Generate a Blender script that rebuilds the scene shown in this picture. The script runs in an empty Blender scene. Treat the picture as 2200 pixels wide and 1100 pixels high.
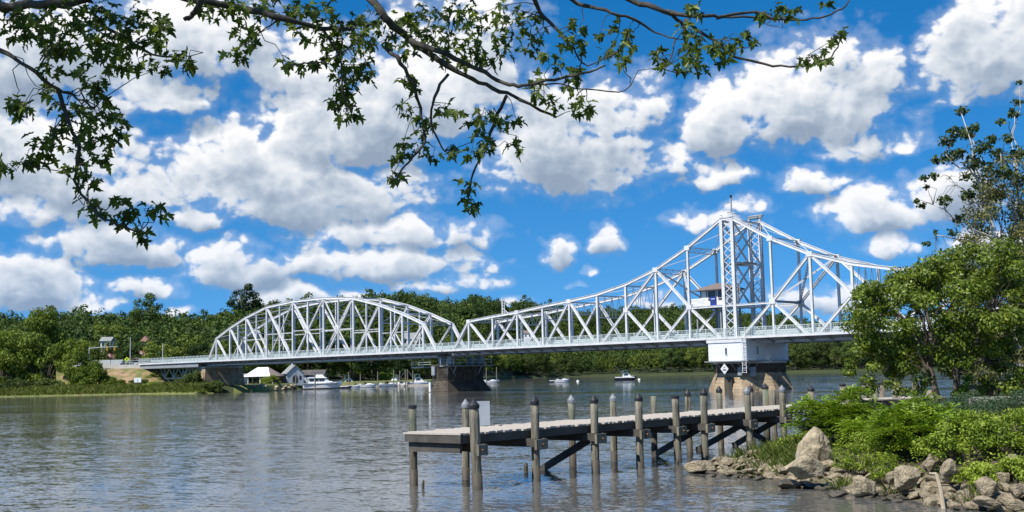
import bpy, bmesh, math, random
import numpy as np
from mathutils import Vector, Matrix

# ------------------------------------------------------------------ camera
SC = bpy.context.scene
COL = SC.collection
FPX, CX, CY = 2388.2, 1100.0, 550.0          # focal length in pixels of the 2200 px wide picture
PITCH, ROLL, EYE = 0.1054, 0.0208, 3.414
_c, _s = math.cos(PITCH), math.sin(PITCH)
_f = Vector((0, _c, _s)); _u0 = Vector((0, -_s, _c)); _r0 = Vector((1, 0, 0))
_right = _r0 * math.cos(ROLL) - _u0 * math.sin(ROLL)
_up = _r0 * math.sin(ROLL) + _u0 * math.cos(ROLL)
cam_data = bpy.data.cameras.new('camera')
cam = bpy.data.objects.new('camera', cam_data)
COL.objects.link(cam)
M = Matrix.Identity(4)
for i in range(3):
    M[i][0], M[i][1], M[i][2] = _right[i], _up[i], -_f[i]
M[2][3] = EYE
cam.matrix_world = M
cam_data.sensor_fit = 'HORIZONTAL'
cam_data.sensor_width = 36.0
cam_data.lens = 36.0 * FPX / 2200.0
cam_data.clip_start = 0.1
cam_data.clip_end = 12000.0
SC.camera = cam
SC.render.resolution_x, SC.render.resolution_y = 1024, 512

SUN_H = Vector((-0.735, -0.678)).normalized()   # horizontal direction towards the sun
SUN_EL = math.radians(52)
SC.view_settings.view_transform = 'Standard'
SC.view_settings.look = 'None'
SC.view_settings.gamma = 1.0
SC.view_settings.use_curve_mapping = False
SC.view_settings.exposure = 0.36
SC.render.engine = 'CYCLES'
SC.cycles.max_bounces = 6
SC.cycles.diffuse_bounces = 2
SC.cycles.glossy_bounces = 3
SC.cycles.transmission_bounces = 4
SC.cycles.transparent_max_bounces = 6
SC.cycles.caustics_reflective = False
SC.cycles.caustics_refractive = False
SC.cycles.use_denoising = True


def ray(px, py):
    """direction through a pixel of the 2200x1100 picture"""
    xr, yr = px - CX, py - CY
    x = xr * math.cos(ROLL) - yr * math.sin(ROLL)
    y = xr * math.sin(ROLL) + yr * math.cos(ROLL)
    return _r0 * (x / FPX) + _f + _u0 * (-y / FPX)


def at(px, py, Y):
    d = ray(px, py)
    return Vector((0, 0, EYE)) + d * (Y / d.y)


def atz(px, py, z):
    d = ray(px, py)
    return Vector((0, 0, EYE)) + d * ((z - EYE) / d.z)


# ------------------------------------------------------------------ world: blue sky with cumulus
class NT:
    """little helper to write node trees"""
    def __init__(self, tree):
        self.t = tree

    def n(self, typ, **kw):
        nd = self.t.nodes.new(typ)
        for k, v in kw.items():
            setattr(nd, k, v)
        return nd

    def put(self, sock, v):
        if isinstance(v, bpy.types.NodeSocket):
            self.t.links.new(v, sock)
        elif v is not None:
            sock.default_value = v

    def math(self, op, a, b=None, c=None, clamp=False):
        nd = self.n('ShaderNodeMath', operation=op, use_clamp=clamp)
        for i, v in enumerate((a, b, c)):
            self.put(nd.inputs[i], v)
        return nd.outputs[0]

    def vec(self, op, a, b=None, c=None):
        nd = self.n('ShaderNodeVectorMath', operation=op)
        self.put(nd.inputs[0], a)
        if op == 'SCALE':
            self.put(nd.inputs[3], b)
        else:
            self.put(nd.inputs[1], b)
            if c is not None:
                self.put(nd.inputs[2], c)
        return nd.outputs['Value'] if op in ('DOT_PRODUCT', 'LENGTH', 'DISTANCE') else nd.outputs[0]

    def noise(self, vec, scale, detail=4, rough=0.5, dist=0.0, lac=2.0, out='Fac', dims='3D'):
        nd = self.n('ShaderNodeTexNoise', noise_dimensions=dims)
        self.put(nd.inputs['Vector'], vec)
        nd.inputs['Scale'].default_value = scale
        nd.inputs['Detail'].default_value = detail
        nd.inputs['Roughness'].default_value = rough
        nd.inputs['Distortion'].default_value = dist
        nd.inputs['Lacunarity'].default_value = lac
        return nd.outputs[out]

    def ramp(self, fac, stops, interp='LINEAR'):
        nd = self.n('ShaderNodeValToRGB')
        nd.color_ramp.interpolation = interp
        e = nd.color_ramp.elements
        while len(e) < len(stops):
            e.new(0.5)
        for k, (p, c) in enumerate(stops):
            e[k].position = p
            e[k].color = (c[0], c[1], c[2], 1) if not isinstance(c, (int, float)) else (c, c, c, 1)
        self.put(nd.inputs[0], fac)
        return nd.outputs[0]

    def maprange(self, v, a, b, c=0.0, d=1.0, smooth=True):
        nd = self.n('ShaderNodeMapRange')
        nd.interpolation_type = 'SMOOTHSTEP' if smooth else 'LINEAR'
        self.put(nd.inputs[0], v)
        for i, x in enumerate((a, b, c, d)):
            self.put(nd.inputs[i + 1], x)
        return nd.outputs[0]

    def mix(self, fac, a, b, blend='MIX'):
        nd = self.n('ShaderNodeMix', data_type='RGBA', blend_type=blend)
        self.put(nd.inputs[0], fac)
        for s, v in ((nd.inputs[6], a), (nd.inputs[7], b)):
            if isinstance(v, (tuple, list)):
                v = (v[0], v[1], v[2], 1)
            self.put(s, v)
        return nd.outputs[2]


# cumulus banks of the sky: centre and radii in picture pixels (turned into directions), thickness
CLOUDS = [
    (60, 320, 300, 150, 1.0), (120, 110, 300, 130, 1.0), (430, 70, 230, 120, 1.0), (340, 205, 160, 55, .8),
    (60, 450, 200, 50, .6), (200, 400, 180, 80, .9),
    (640, 400, 330, 115, 1.0), (740, 260, 220, 140, 1.1), (960, 170, 230, 160, 1.0), (1240, 300, 215, 165, 1.0),
    (490, 330, 150, 100, .9), (840, 500, 250, 50, .8), (660, 130, 190, 90, .9), (1390, 220, 70, 80, .6),
    (1000, 30, 190, 60, .55),
    (500, 570, 135, 66, 1.0), (790, 562, 280, 54, .9), (950, 605, 130, 38, .8), (430, 460, 150, 40, .6),
    (230, 525, 175, 60, .9), (60, 605, 155, 80, 1.0), (205, 650, 70, 32, .8), (320, 618, 95, 32, .7),
    (610, 634, 125, 36, .8),
    (1195, 542, 58, 44, .9), (1285, 518, 42, 40, .8), (1279, 579, 19, 14, .8), (1248, 610, 30, 9, .4),
    (1740, 210, 220, 140, 1.0), (1545, 250, 85, 110, .9), (1860, 150, 100, 90, .9), (1790, 110, 70, 60, .8),
    (1460, 345, 70, 45, .7), (1530, 375, 85, 38, .8), (1740, 390, 95, 42, .8), (1820, 310, 90, 60, .8),
    (2130, 90, 165, 140, 1.0), (2060, 200, 60, 36, .45), (1890, 455, 150, 60, .9), (2030, 420, 110, 75, 1.0), (2140, 520, 120, 60, .7),
    (1905, 528, 68, 32, .7), (1530, 475, 110, 28, .7), (1600, 440, 60, 24, .5), (1930, 310, 60, 22, .35),
    (1790, 640, 170, 42, .8), (1420, 650, 60, 24, .5), (385, 668, 45, 14, .5), (1110, 655, 60, 16, .5), (760, 640, 80, 20, .4),
]
ANG = FPX / 100.0


def sky_q(px, py):
    d = ray(px, py).normalized()
    return math.atan2(d.x, d.y) * ANG, math.asin(d.z) * ANG


def build_world():
    w = bpy.data.worlds.new('World')
    SC.world = w
    w.use_nodes = True
    t = w.node_tree
    t.nodes.clear()
    N = NT(t)
    out = N.n('ShaderNodeOutputWorld')
    bg = N.n('ShaderNodeBackground')
    bg.inputs['Strength'].default_value = 0.079
    t.links.new(bg.outputs[0], out.inputs[0])
    sky = N.n('ShaderNodeTexSky', sky_type='NISHITA')
    sky.sun_disc = False
    sky.sun_elevation = SUN_EL
    sky.sun_rotation = math.atan2(SUN_H.x, SUN_H.y)
    sky.altitude = 0
    sky.air_density = 1.0
    sky.dust_density = 0.2
    sky.ozone_density = 3.0
    hsv = N.n('ShaderNodeHueSaturation')
    hsv.inputs['Saturation'].default_value = 1.42
    hsv.inputs['Value'].default_value = 1.56
    t.links.new(sky.outputs[0], hsv.inputs['Color'])
    tc = N.n('ShaderNodeTexCoord').outputs['Generated']
    D = N.vec('NORMALIZE', tc)
    # clear dry air: the yellow horizon band of the model is left out
    N.put(sky.inputs['Vector'], N.vec('MULTIPLY_ADD', D, (1, 1, .95), (0, 0, .17)))
    sep = N.n('ShaderNodeSeparateXYZ')
    t.links.new(D, sep.inputs[0])
    az = N.math('MULTIPLY', N.math('ARCTAN2', sep.outputs[0], sep.outputs[1]), ANG)
    el = N.math('MULTIPLY', N.math('ARCSINE', sep.outputs[2]), ANG)
    comb = N.n('ShaderNodeCombineXYZ')
    N.put(comb.inputs[0], az)
    N.put(comb.inputs[1], el)
    Q = comb.outputs[0]
    # ragged outlines: bend the coordinates with a coarse noise
    wob = N.vec('SUBTRACT', N.noise(Q, 0.9, 3, 0.55, out='Color', dims='2D'), (0.5, 0.5, 0.5))
    Qn = N.vec('MULTIPLY_ADD', wob, (0.3, 0.3, 0), Q)
    Qw = N.vec('MULTIPLY_ADD', wob, (0.8, 0.5, 0), Q)

    # ---- node group: coverage of the cloud banks at a point
    g = bpy.data.node_groups.new('cloud_banks', 'ShaderNodeTree')
    g.interface.new_socket('q', in_out='INPUT', socket_type='NodeSocketVector')
    g.interface.new_socket('generic', in_out='INPUT', socket_type='NodeSocketFloat')
    g.interface.new_socket('cover', in_out='OUTPUT', socket_type='NodeSocketFloat')
    G = NT(g)
    gi, go = G.n('NodeGroupInput'), G.n('NodeGroupOutput')
    acc = gi.outputs[1]
    for (px, py, rx, ry, th) in CLOUDS:
        x, y = sky_q(px, py)
        sx, sy = 100.0 / rx, 100.0 / ry
        # a cumulus has a flat base: the lower half is squeezed
        y -= .22 * ry / 100.0
        sy /= 1.18
        v = G.vec('MULTIPLY_ADD', gi.outputs[0], (sx, sy, 0), (-x * sx, -y * sy, 0))
        v = G.vec('MAXIMUM', v, G.vec('MULTIPLY', v, (-1.0, -1.9, 0)))
        d2 = G.vec('DOT_PRODUCT', v, v)
        b = G.math('MULTIPLY_ADD', d2, -th * .97, th)
        acc = G.math('SMOOTH_MAX', acc, b, 0.16)
    g.links.new(acc, go.inputs[0])

    # same kind of clouds go on outside the picture
    gen = N.noise(D, 3.2, 3, 0.5)
    gen = N.maprange(gen, 0.42, 0.74, -0.9, 1.0, smooth=False)
    # fewer of them right at the horizon line
    inx = N.math('ABSOLUTE', az)
    inx = N.maprange(inx, 11.5, 14.5, 1.0, 0.0)
    iny = N.maprange(el, 8.6, 11.0, 1.0, 0.0)
    inside = N.math('MULTIPLY', inx, iny)
    gen = N.math('MULTIPLY_ADD', inside, -2.5, gen)

    def step_vec(s):
        c = N.n('ShaderNodeCombineXYZ')
        N.put(c.inputs[0], s)
        N.put(c.inputs[1], s)
        return c.outputs[0]

    def cover(q):
        nd = N.n('ShaderNodeGroup')
        nd.node_tree = g
        N.put(nd.inputs[0], q)
        N.put(nd.inputs[1], gen)
        return nd.outputs[0]

    B0 = cover(Qw)
    step = N.maprange(el, 3.0, 8.0, 0.22, 0.75)
    B1 = cover(N.vec('ADD', Qw, N.vec('MULTIPLY', step_vec(step), (-0.3, 1.0, 0))))
    # billows
    def billow(v):
        a = N.noise(v, 1.0, 7, 0.54, 0.0, dims='2D')
        vo = N.n('ShaderNodeTexVoronoi', feature='F1', voronoi_dimensions='2D')
        N.put(vo.inputs['Vector'], v)
        vo.inputs['Scale'].default_value = 2.6
        vo.inputs['Detail'].default_value = 1.0
        vo.inputs['Roughness'].default_value = 0.5
        p = N.math('MULTIPLY_ADD', vo.outputs[0], -0.42, 0.20)
        return N.math('ADD', N.math('MULTIPLY_ADD', a, 2.0, -1.0), p)
    flat = N.vec('MULTIPLY', Qn, (1.0, 1.3, 1.0))
    n0 = billow(flat)
    n1 = billow(N.vec('ADD', flat, (-0.08, 0.22, 0.0)))
    d0 = N.math('MULTIPLY_ADD', n0, 1.0, B0)
    alpha = N.maprange(d0, 0.10, 0.52)
    # thin veils round the edges
    veil = N.maprange(d0, -0.35, 0.30, 0.0, 0.20)
    alpha = N.math('MAXIMUM', alpha, veil)
    # light: bright where less cloud lies above, grey-blue below the thick parts
    big = N.math('SUBTRACT', B0, B1)
    small = N.math('SUBTRACT', n0, n1)
    rel = N.math('DIVIDE', big, N.math('ADD', step, 0.25))
    rel = N.math('MINIMUM', rel, 0.9)
    lit = N.math('MULTIPLY_ADD', rel, 0.70, 0.47)
    soft = N.noise(Q, 0.55, 2, 0.5, dims='2D')
    lit = N.math('ADD', lit, N.math('MULTIPLY_ADD', soft, 0.9, -0.45))
    lit = N.math('MULTIPLY_ADD', small, 0.55, lit)
    thick = N.maprange(d0, 0.25, 1.25, 0.16, -0.20)
    lit = N.math('ADD', lit, thick, clamp=True)
    ccol = N.ramp(lit, [(0.0, (.30, .38, .50)), (0.32, (.45, .53, .64)), (0.62, (.71, .76, .83)), (0.97, (1.0, 1.0, 1.01))])
    ccol = N.vec('SCALE', ccol, 10.0)
    # clouds low over the horizon fade a little into the air
    fade = N.maprange(el, 0.0, 5.0, 0.80, 1.0)
    alpha = N.math('MULTIPLY', alpha, fade)
    final = N.mix(alpha, hsv.outputs[0], ccol)
    t.links.new(final, bg.inputs['Color'])
    w.cycles.sampling_method = 'NONE'


build_world()
sun_data = bpy.data.lights.new('sun', 'SUN')
sun_data.energy = 5.0
sun_data.angle = math.radians(0.5)
sun_data.color = (1.0, 0.955, 0.89)
sun = bpy.data.objects.new('sun', sun_data)
COL.objects.link(sun)
_sd = Vector((SUN_H.x * math.cos(SUN_EL), SUN_H.y * math.cos(SUN_EL), math.sin(SUN_EL)))
sun.rotation_euler = _sd.to_track_quat('Z', 'Y').to_euler()
sun.location = (-20, -30, 60)

# ------------------------------------------------------------------ helpers
RNG = np.random.default_rng(7)
random.seed(7)


def V(*a):
    return Vector(a)


class MB:
    """collects shapes; build() links them as one mesh object"""
    def __init__(self):
        self.v = []
        self.f = []

    def add(self, vs, fs):
        o = len(self.v)
        self.v.extend([tuple(x) for x in vs])
        self.f.extend([tuple(i + o for i in f) for f in fs])
        return self

    def box(self, x0, x1, y0, y1, z0, z1):
        return self.add([(x0, y0, z0), (x1, y0, z0), (x1, y1, z0), (x0, y1, z0), (x0, y0, z1), (x1, y0, z1), (x1, y1, z1), (x0, y1, z1)],
                        [(0, 3, 2, 1), (4, 5, 6, 7), (0, 1, 5, 4), (1, 2, 6, 5), (2, 3, 7, 6), (3, 0, 4, 7)])

    def beam(self, p, q, w, h, up=(0, 0, 1), off=(0, 0)):
        p, q = Vector(p), Vector(q)
        d = (q - p).normalized()
        up = Vector(up)
        if abs(d.dot(up)) > 0.98:
            up = Vector((0, 1, 0)) if abs(d.y) < .9 else Vector((1, 0, 0))
        a = d.cross(up).normalized()
        b = a.cross(d).normalized()
        p = p + a * off[0] + b * off[1]
        q = q + a * off[0] + b * off[1]
        vs = []
        for c in (p, q):
            for (i, j) in ((-1, -1), (1, -1), (1, 1), (-1, 1)):
                vs.append(c + a * (i * w / 2) + b * (j * h / 2))
        return self.add(vs, [(0, 3, 2, 1), (4, 5, 6, 7), (0, 1, 5, 4), (1, 2, 6, 5), (2, 3, 7, 6), (3, 0, 4, 7)])

    def section(self, p, q, w, h, up, t=0.06):
        """built-up steel member: two side plates with a recessed web between them"""
        self.beam(p, q, t, h, up, (-(w - t) / 2, 0))
        self.beam(p, q, t, h, up, ((w - t) / 2, 0))
        self.beam(p, q, w - 2 * t, h * .62, up)
        return self

    def laced(self, p, q, w, h, up, t=0.05, pitch=None, bar=0.06):
        """laced column: two channels joined by zigzag lacing bars"""
        p, q = Vector(p), Vector(q)
        self.beam(p, q, t, h, up, (-(w - t) / 2, 0))
        self.beam(p, q, t, h, up, ((w - t) / 2, 0))
        d = q - p
        L = d.length
        d.normalize()
        upv = Vector(up)
        a = d.cross(upv).normalized()
        b = a.cross(d).normalized()
        n = max(2, int(L / (pitch or w * 1.1)))
        for side in (-1, 1):
            for k in range(n):
                s0 = -1 if k % 2 else 1
                A = p + d * (L * k / n) + a * (s0 * (w / 2 - t)) + b * (side * h * .46)
                B_ = p + d * (L * (k + 1) / n) - a * (s0 * (w / 2 - t)) + b * (side * h * .46)
                self.beam(A, B_, bar, 0.02, b)
        return self

    def tube(self, pts, radii, n=8, cap=True):
        pts = [Vector(p) for p in pts]
        if isinstance(radii, (int, float)):
            radii = [radii] * len(pts)
        vs, fs = [], []
        ref = None
        for i, p in enumerate(pts):
            d = (pts[min(i + 1, len(pts) - 1)] - pts[max(i - 1, 0)]).normalized()
            if ref is None:
                ref = Vector((0, 0, 1)) if abs(d.z) < .9 else Vector((1, 0, 0))
            a = d.cross(ref).normalized()
            b = a.cross(d).normalized()
            ref = b
            for k in range(n):
                t = 2 * math.pi * k / n
                vs.append(p + (a * math.cos(t) + b * math.sin(t)) * radii[i])
        for i in range(len(pts) - 1):
            for k in range(n):
                fs.append((i * n + k, i * n + (k + 1) % n, (i + 1) * n + (k + 1) % n, (i + 1) * n + k))
        if cap:
            fs.append(tuple(range(n - 1, -1, -1)))
            fs.append(tuple(range((len(pts) - 1) * n, len(pts) * n)))
        return self.add(vs, fs)

    def lathe(self, prof, n=16, c=(0, 0, 0), ph=0.0, sy=1.0):
        vs, fs = [], []
        for (r, z) in prof:
            for k in range(n):
                t = 2 * math.pi * k / n + ph
                vs.append((c[0] + r * math.cos(t), c[1] + r * math.sin(t) * sy, c[2] + z))
        for i in range(len(prof) - 1):
            for k in range(n):
                fs.append((i * n + k, i * n + (k + 1) % n, (i + 1) * n + (k + 1) % n, (i + 1) * n + k))
        fs.append(tuple(range(n - 1, -1, -1)))
        fs.append(tuple(range((len(prof) - 1) * n, len(prof) * n)))
        return self.add(vs, fs)

    def prism(self, poly, y0, y1, axis='y'):
        """poly in (x,z) pushed along y (or (y,z) along x, or (x,y) along z)"""
        n = len(poly)
        f = {'y': lambda a, b, c: (a, c, b), 'x': lambda a, b, c: (c, a, b), 'z': lambda a, b, c: (a, b, c)}[axis]
        vs = [f(a, b, y0) for a, b in poly] + [f(a, b, y1) for a, b in poly]
        fs = [tuple(range(n)), tuple(range(2 * n - 1, n - 1, -1))] + [(i, i + n, (i + 1) % n + n, (i + 1) % n) for i in range(n)]
        return self.add(vs, fs)

    def mesh(self, name, smooth=False, fix=True):
        me = bpy.data.meshes.new(name)
        me.from_pydata(self.v, [], self.f)
        if fix:
            bm = bmesh.new()
            bm.from_mesh(me)
            bmesh.ops.recalc_face_normals(bm, faces=bm.faces)
            bm.to_mesh(me)
            bm.free()
        if smooth:
            me.polygons.foreach_set('use_smooth', [True] * len(me.polygons))
        me.update()
        return me

    def build(self, name, mat, parent=None, smooth=False, fix=True):
        return obj(name, self.mesh(name, smooth, fix), mat, parent)


def obj(name, me, mat=None, parent=None, loc=None, rot=None, scale=None):
    if mat is not None and not me.materials:
        me.materials.append(mat)
    o = bpy.data.objects.new(name, me)
    COL.objects.link(o)
    if parent is not None:
        o.parent = parent
    if loc is not None:
        o.location = loc
    if rot is not None:
        o.rotation_euler = rot
    if scale is not None:
        o.scale = scale
    return o


def quads_mesh(name, P, mat, smooth=False, nv=4):
    """P: array (n, nv, 3) of polygons -> mesh, fast"""
    P = np.asarray(P, dtype=np.float32)
    n = P.shape[0]
    me = bpy.data.meshes.new(name)
    me.vertices.add(n * nv)
    me.vertices.foreach_set('co', P.reshape(-1))
    me.loops.add(n * nv)
    me.loops.foreach_set('vertex_index', np.arange(n * nv, dtype=np.int32))
    me.polygons.add(n)
    me.polygons.foreach_set('loop_start', np.arange(0, n * nv, nv, dtype=np.int32))
    me.polygons.foreach_set('loop_total', np.full(n, nv, dtype=np.int32))
    if smooth:
        me.polygons.foreach_set('use_smooth', np.ones(n, dtype=bool))
    me.update()
    me.validate()
    if mat:
        me.materials.append(mat)
    return me


def tag(o, label=None, cat=None, group=None, kind=None):
    if label:
        o['label'] = label
    if cat:
        o['category'] = cat
    if group:
        o['group'] = group
    if kind:
        o['kind'] = kind
    return o


def thing(name, label, cat, loc=(0, 0, 0), rotz=0.0, group=None):
    o = bpy.data.objects.new(name, None)
    COL.objects.link(o)
    o.empty_display_size = 0.2
    o.location = loc
    o.rotation_euler = (0, 0, rotz)
    return tag(o, label, cat, group)


def struct(o):
    o['kind'] = 'structure'
    return o


def copy_tree(root, parent=None):
    c = root.copy()
    COL.objects.link(c)
    c.parent = parent
    for ch in list(root.children):
        copy_tree(ch, c)
    return c


# ------------------------------------------------------------------ materials
def mat_new(name):
    m = bpy.data.materials.new(name)
    m.use_nodes = True
    t = m.node_tree
    t.nodes.clear()
    N = NT(t)
    out = N.n('ShaderNodeOutputMaterial')
    return m, t, N, out


def mat_mix(name, cols, scale=1.0, detail=5, rough=0.7, bump=0.0, bscale=None, stretch=(1, 1, 1), spec=0.3, metal=0.0, coord='Object',
            spots=None, island=0.0, bump_dist=0.02):
    """plain surface: noise blends between colours, optional stains (colour, scale, threshold), bump"""
    m, t, N, out = mat_new(name)
    p = N.n('ShaderNodeBsdfPrincipled')
    t.links.new(p.outputs[0], out.inputs[0])
    tc = N.n('ShaderNodeTexCoord').outputs[coord]
    v = N.vec('MULTIPLY', tc, stretch)
    n = N.noise(v, scale, detail, 0.6)
    k = len(cols)
    stops = [(0.30 + 0.4 * i / max(1, k - 1), c) for i, c in enumerate(cols)]
    c = N.ramp(n, stops) if k > 1 else None
    col = c if c is not None else (cols[0][0], cols[0][1], cols[0][2], 1)
    if spots:
        for (sc_, ss, th, amt, st) in spots:
            f = N.noise(N.vec('MULTIPLY', tc, st), ss, 6, 0.65)
            f = N.maprange(f, th, th + 0.14, 0.0, amt)
            col = N.mix(f, col, sc_)
    if island:
        gi = N.n('ShaderNodeNewGeometry').outputs['Random Per Island']
        h = N.n('ShaderNodeHueSaturation')
        N.put(h.inputs['Color'], col)
        N.put(h.inputs['Value'], N.math('MULTIPLY_ADD', gi, island, 1.0 - island / 2))
        col = h.outputs[0]
    N.put(p.inputs['Base Color'], col)
    p.inputs['Roughness'].default_value = rough
    p.inputs['Specular IOR Level'].default_value = spec
    p.inputs['Metallic'].default_value = metal
    if bump:
        b = N.n('ShaderNodeBump')
        b.inputs['Strength'].default_value = bump
        b.inputs['Distance'].default_value = bump_dist
        N.put(b.inputs['Height'], N.noise(v, bscale or scale * 4, 6, 0.6))
        t.links.new(b.outputs[0], p.inputs['Normal'])
    return m


def mat_leaf(name, dark, mid, light, trans=0.3, gloss=0.25, rough=0.5, patch=0.35, pscale=0.25, yellow=None, isl=1.0):
    """leaves: colour differs from leaf to leaf and from bough to bough, light passes through"""
    m, t, N, out = mat_new(name)
    gi = N.n('ShaderNodeNewGeometry').outputs['Random Per Island']
    tc = N.n('ShaderNodeTexCoord').outputs['Object']
    oi = N.n('ShaderNodeObjectInfo').outputs['Random']
    f = N.noise(tc, pscale, 3, 0.6)
    f = N.math('MULTIPLY_ADD', f, patch * 2, -patch)
    f = N.math('ADD', f, N.math('MULTIPLY_ADD', gi, isl, .5 - .5 * isl))
    f = N.math('ADD', f, N.math('MULTIPLY_ADD', oi, 0.8, -0.4), clamp=True)
    stops = [(0.0, dark), (0.5, mid), (0.95, light)]
    if yellow:
        stops.append((1.0, yellow))
    c = N.ramp(f, stops)
    p = N.n('ShaderNodeBsdfPrincipled')
    N.put(p.inputs['Base Color'], c)
    p.inputs['Roughness'].default_value = rough
    p.inputs['Specular IOR Level'].default_value = gloss
    tr = N.n('ShaderNodeBsdfTranslucent')
    N.put(tr.inputs['Color'], N.mix(1.0, c, (1.0, 1.0, 0.45), 'MULTIPLY'))
    mx = N.n('ShaderNodeMixShader')
    mx.inputs[0].default_value = trans
    t.links.new(p.outputs[0], mx.inputs[1])
    t.links.new(tr.outputs[0], mx.inputs[2])
    t.links.new(mx.outputs[0], out.inputs[0])
    return m


MT = {}
MT['paint'] = mat_mix('bridge_paint', [(.55, .555, .55), (.69, .69, .68)], 0.7, 5, 0.45, spec=0.4,
                      spots=[((.30, .19, .11), 1.6, 0.62, 0.65, (1, 1, .5)), ((.36, .37, .37), 0.9, 0.55, 0.6, (1, 1, .3))])
MT['rail'] = mat_mix('rail_paint', [(.42, .49, .48), (.52, .58, .57)], 1.5, 3, 0.5)
MT['mesh'] = mat_mix('rail_mesh', [(.40, .47, .46), (.47, .54, .53)], 1.5, 3, 0.6)
MT['steel'] = mat_mix('grey_steel', [(.20, .22, .23), (.30, .32, .33)], 1.0, 4, 0.55, spots=[((.22, .14, .09), 3.0, .64, .6, (1, 1, 1))])
MT['asphalt'] = mat_mix('asphalt', [(.045, .045, .047), (.06, .06, .06)], 8, 4, 0.9, bump=.3)
MT['siding'] = mat_mix('white_siding', [(.66, .68, .69), (.76, .78, .78)], 1.2, 4, 0.5, stretch=(1, 1, .3), spots=[((.40, .36, .30), 1.4, .62, .5, (1, 1, .2))])
MT['granite'] = mat_mix('pier_granite', [(.17, .125, .08), (.31, .235, .15), (.42, .33, .22)], 0.9, 6, 0.85, bump=.5, bscale=5,
                        spots=[((.12, .10, .08), 0.7, .60, .7, (1, 1, .35)), ((.55, .52, .46), 1.7, .66, .5, (1, 1, .5))])
MT['shadestone'] = mat_mix('shade_darkened_stone', [(.028, .024, .019), (.065, .055, .042), (.12, .10, .075)], 0.9, 6, 0.9, bump=.5, bscale=5, spots=[((.03, .028, .024), .7, .55, .8, (1, 1, .3)), ((.36, .30, .21), .5, .66, .6, (1, 1, .5))])  # pier stone with shade put into its base colour
MT['bankdirt'] = mat_mix('grassy_dirt', [(.10, .12, .035), (.15, .15, .05), (.30, .20, .12), (.34, .23, .14)], .35, 6, .95, bump=.5, bscale=3)
MT['concrete'] = mat_mix('pale_concrete', [(.44, .42, .38), (.58, .56, .51)], 0.5, 6, 0.85, bump=.3, bscale=6, spots=[((.25, .23, .20), .8, .60, .6, (1, 1, .25))])
MT['deckwood'] = mat_mix('weathered_deck_wood', [(.34, .30, .25), (.54, .49, .42)], 3.0, 6, 0.85, bump=.4, bscale=30, stretch=(1, 6, 1), island=.35)
MT['postwood'] = mat_mix('piling_wood', [(.06, .05, .036), (.20, .18, .135), (.33, .30, .235)], 6.0, 7, 0.95, bump=1.0, bscale=22, stretch=(1, 1, .10),
                         spots=[((.15, .18, .12), 1.6, .50, .75, (1, 1, .4)), ((.035, .03, .024), 9.0, .56, .85, (1, 1, .07)), ((.06, .052, .042), 2.6, .60, .7, (1, 1, .3))], bump_dist=.05)
MT['beamwood'] = mat_mix('dock_beam_wood', [(.045, .042, .036), (.11, .10, .085)], 1.5, 6, 0.9, bump=.6, bscale=10, stretch=(.3, 1, 1))
MT['wetwood'] = mat_mix('wet_wood', [(.035, .03, .022), (.085, .072, .048)], 3, 5, 0.7, bump=.6, bscale=12, stretch=(1, 1, .2), spec=.5)
MT['cap'] = mat_mix('black_cap', [(.018, .018, .02), (.035, .035, .037)], 3, 3, 0.45)
MT['capgrey'] = mat_mix('galvanised_cap', [(.15, .16, .17), (.24, .25, .26)], 3, 3, 0.4)
MT['rock'] = mat_mix('shore_rock', [(.14, .115, .075), (.40, .33, .215), (.58, .50, .35)], 2.2, 7, 0.9, bump=1.0, bscale=7, coord='Generated',
                     spots=[((.09, .085, .07), 2.2, .58, .6, (1, 1, 1)), ((.50, .45, .38), 4.0, .66, .6, (1, 1, 1)), ((.05, .042, .03), 9.0, .62, .8, (1, 1, 2.2))], bump_dist=.14)
MT['wetrock'] = mat_mix('wet_rock', [(.055, .05, .035), (.12, .10, .07)], 1.5, 6, 0.45, bump=.9, bscale=4, coord='Generated', bump_dist=.06)
MT['soil'] = mat_mix('bank_soil', [(.07, .055, .035), (.13, .105, .07), (.10, .11, .045)], .8, 6, 0.95, bump=.6, bscale=5)
MT['land'] = mat_mix('forest_floor', [(.03, .042, .016), (.05, .065, .022)], .05, 6, 0.95)
MT['grassland'] = mat_mix('bank_grass', [(.085, .105, .03), (.14, .16, .045), (.19, .17, .08)], .25, 7, 0.95, bump=.5, bscale=3)
MT['dirt'] = mat_mix('bare_dirt', [(.27, .17, .10), (.36, .25, .15)], .4, 6, 0.95, bump=.4, bscale=4)
MT['bark'] = mat_mix('grey_brown_bark', [(.075, .06, .045), (.17, .145, .115)], 3, 6, 0.95, bump=1.0, bscale=9, stretch=(1, 1, .25), bump_dist=.03)
MT['palebark'] = mat_mix('pale_plane_bark', [(.30, .28, .24), (.62, .60, .54)], 2.2, 6, 0.85, bump=.4, bscale=9, stretch=(1, 1, .4))
MT['maplebark'] = mat_mix('maple_bark', [(.028, .025, .021), (.085, .078, .066)], 14, 6, 0.95, bump=1.0, bscale=40, stretch=(1, 1, 1), bump_dist=.006)
MT['boat'] = mat_mix('boat_white', [(.74, .75, .75), (.82, .82, .81)], .8, 3, 0.25, spec=.5)
MT['navy'] = mat_mix('boat_navy', [(.012, .016, .03), (.025, .03, .045)], .8, 3, 0.25, spec=.5)
MT['canvas'] = mat_mix('blue_canvas', [(.02, .035, .10), (.03, .05, .14)], 2, 3, 0.8)
MT['bluepanel'] = mat_mix('blue_panel', [(.01, .03, .24), (.015, .045, .32)], 1, 2, 0.4)
MT['teal'] = mat_mix('teal_canvas', [(.06, .20, .26), (.10, .27, .32)], 2, 3, 0.7)
MT['glass'] = mat_mix('dark_glass', [(.012, .016, .018), (.03, .036, .038)], 1, 2, 0.08, spec=.6)
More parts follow.
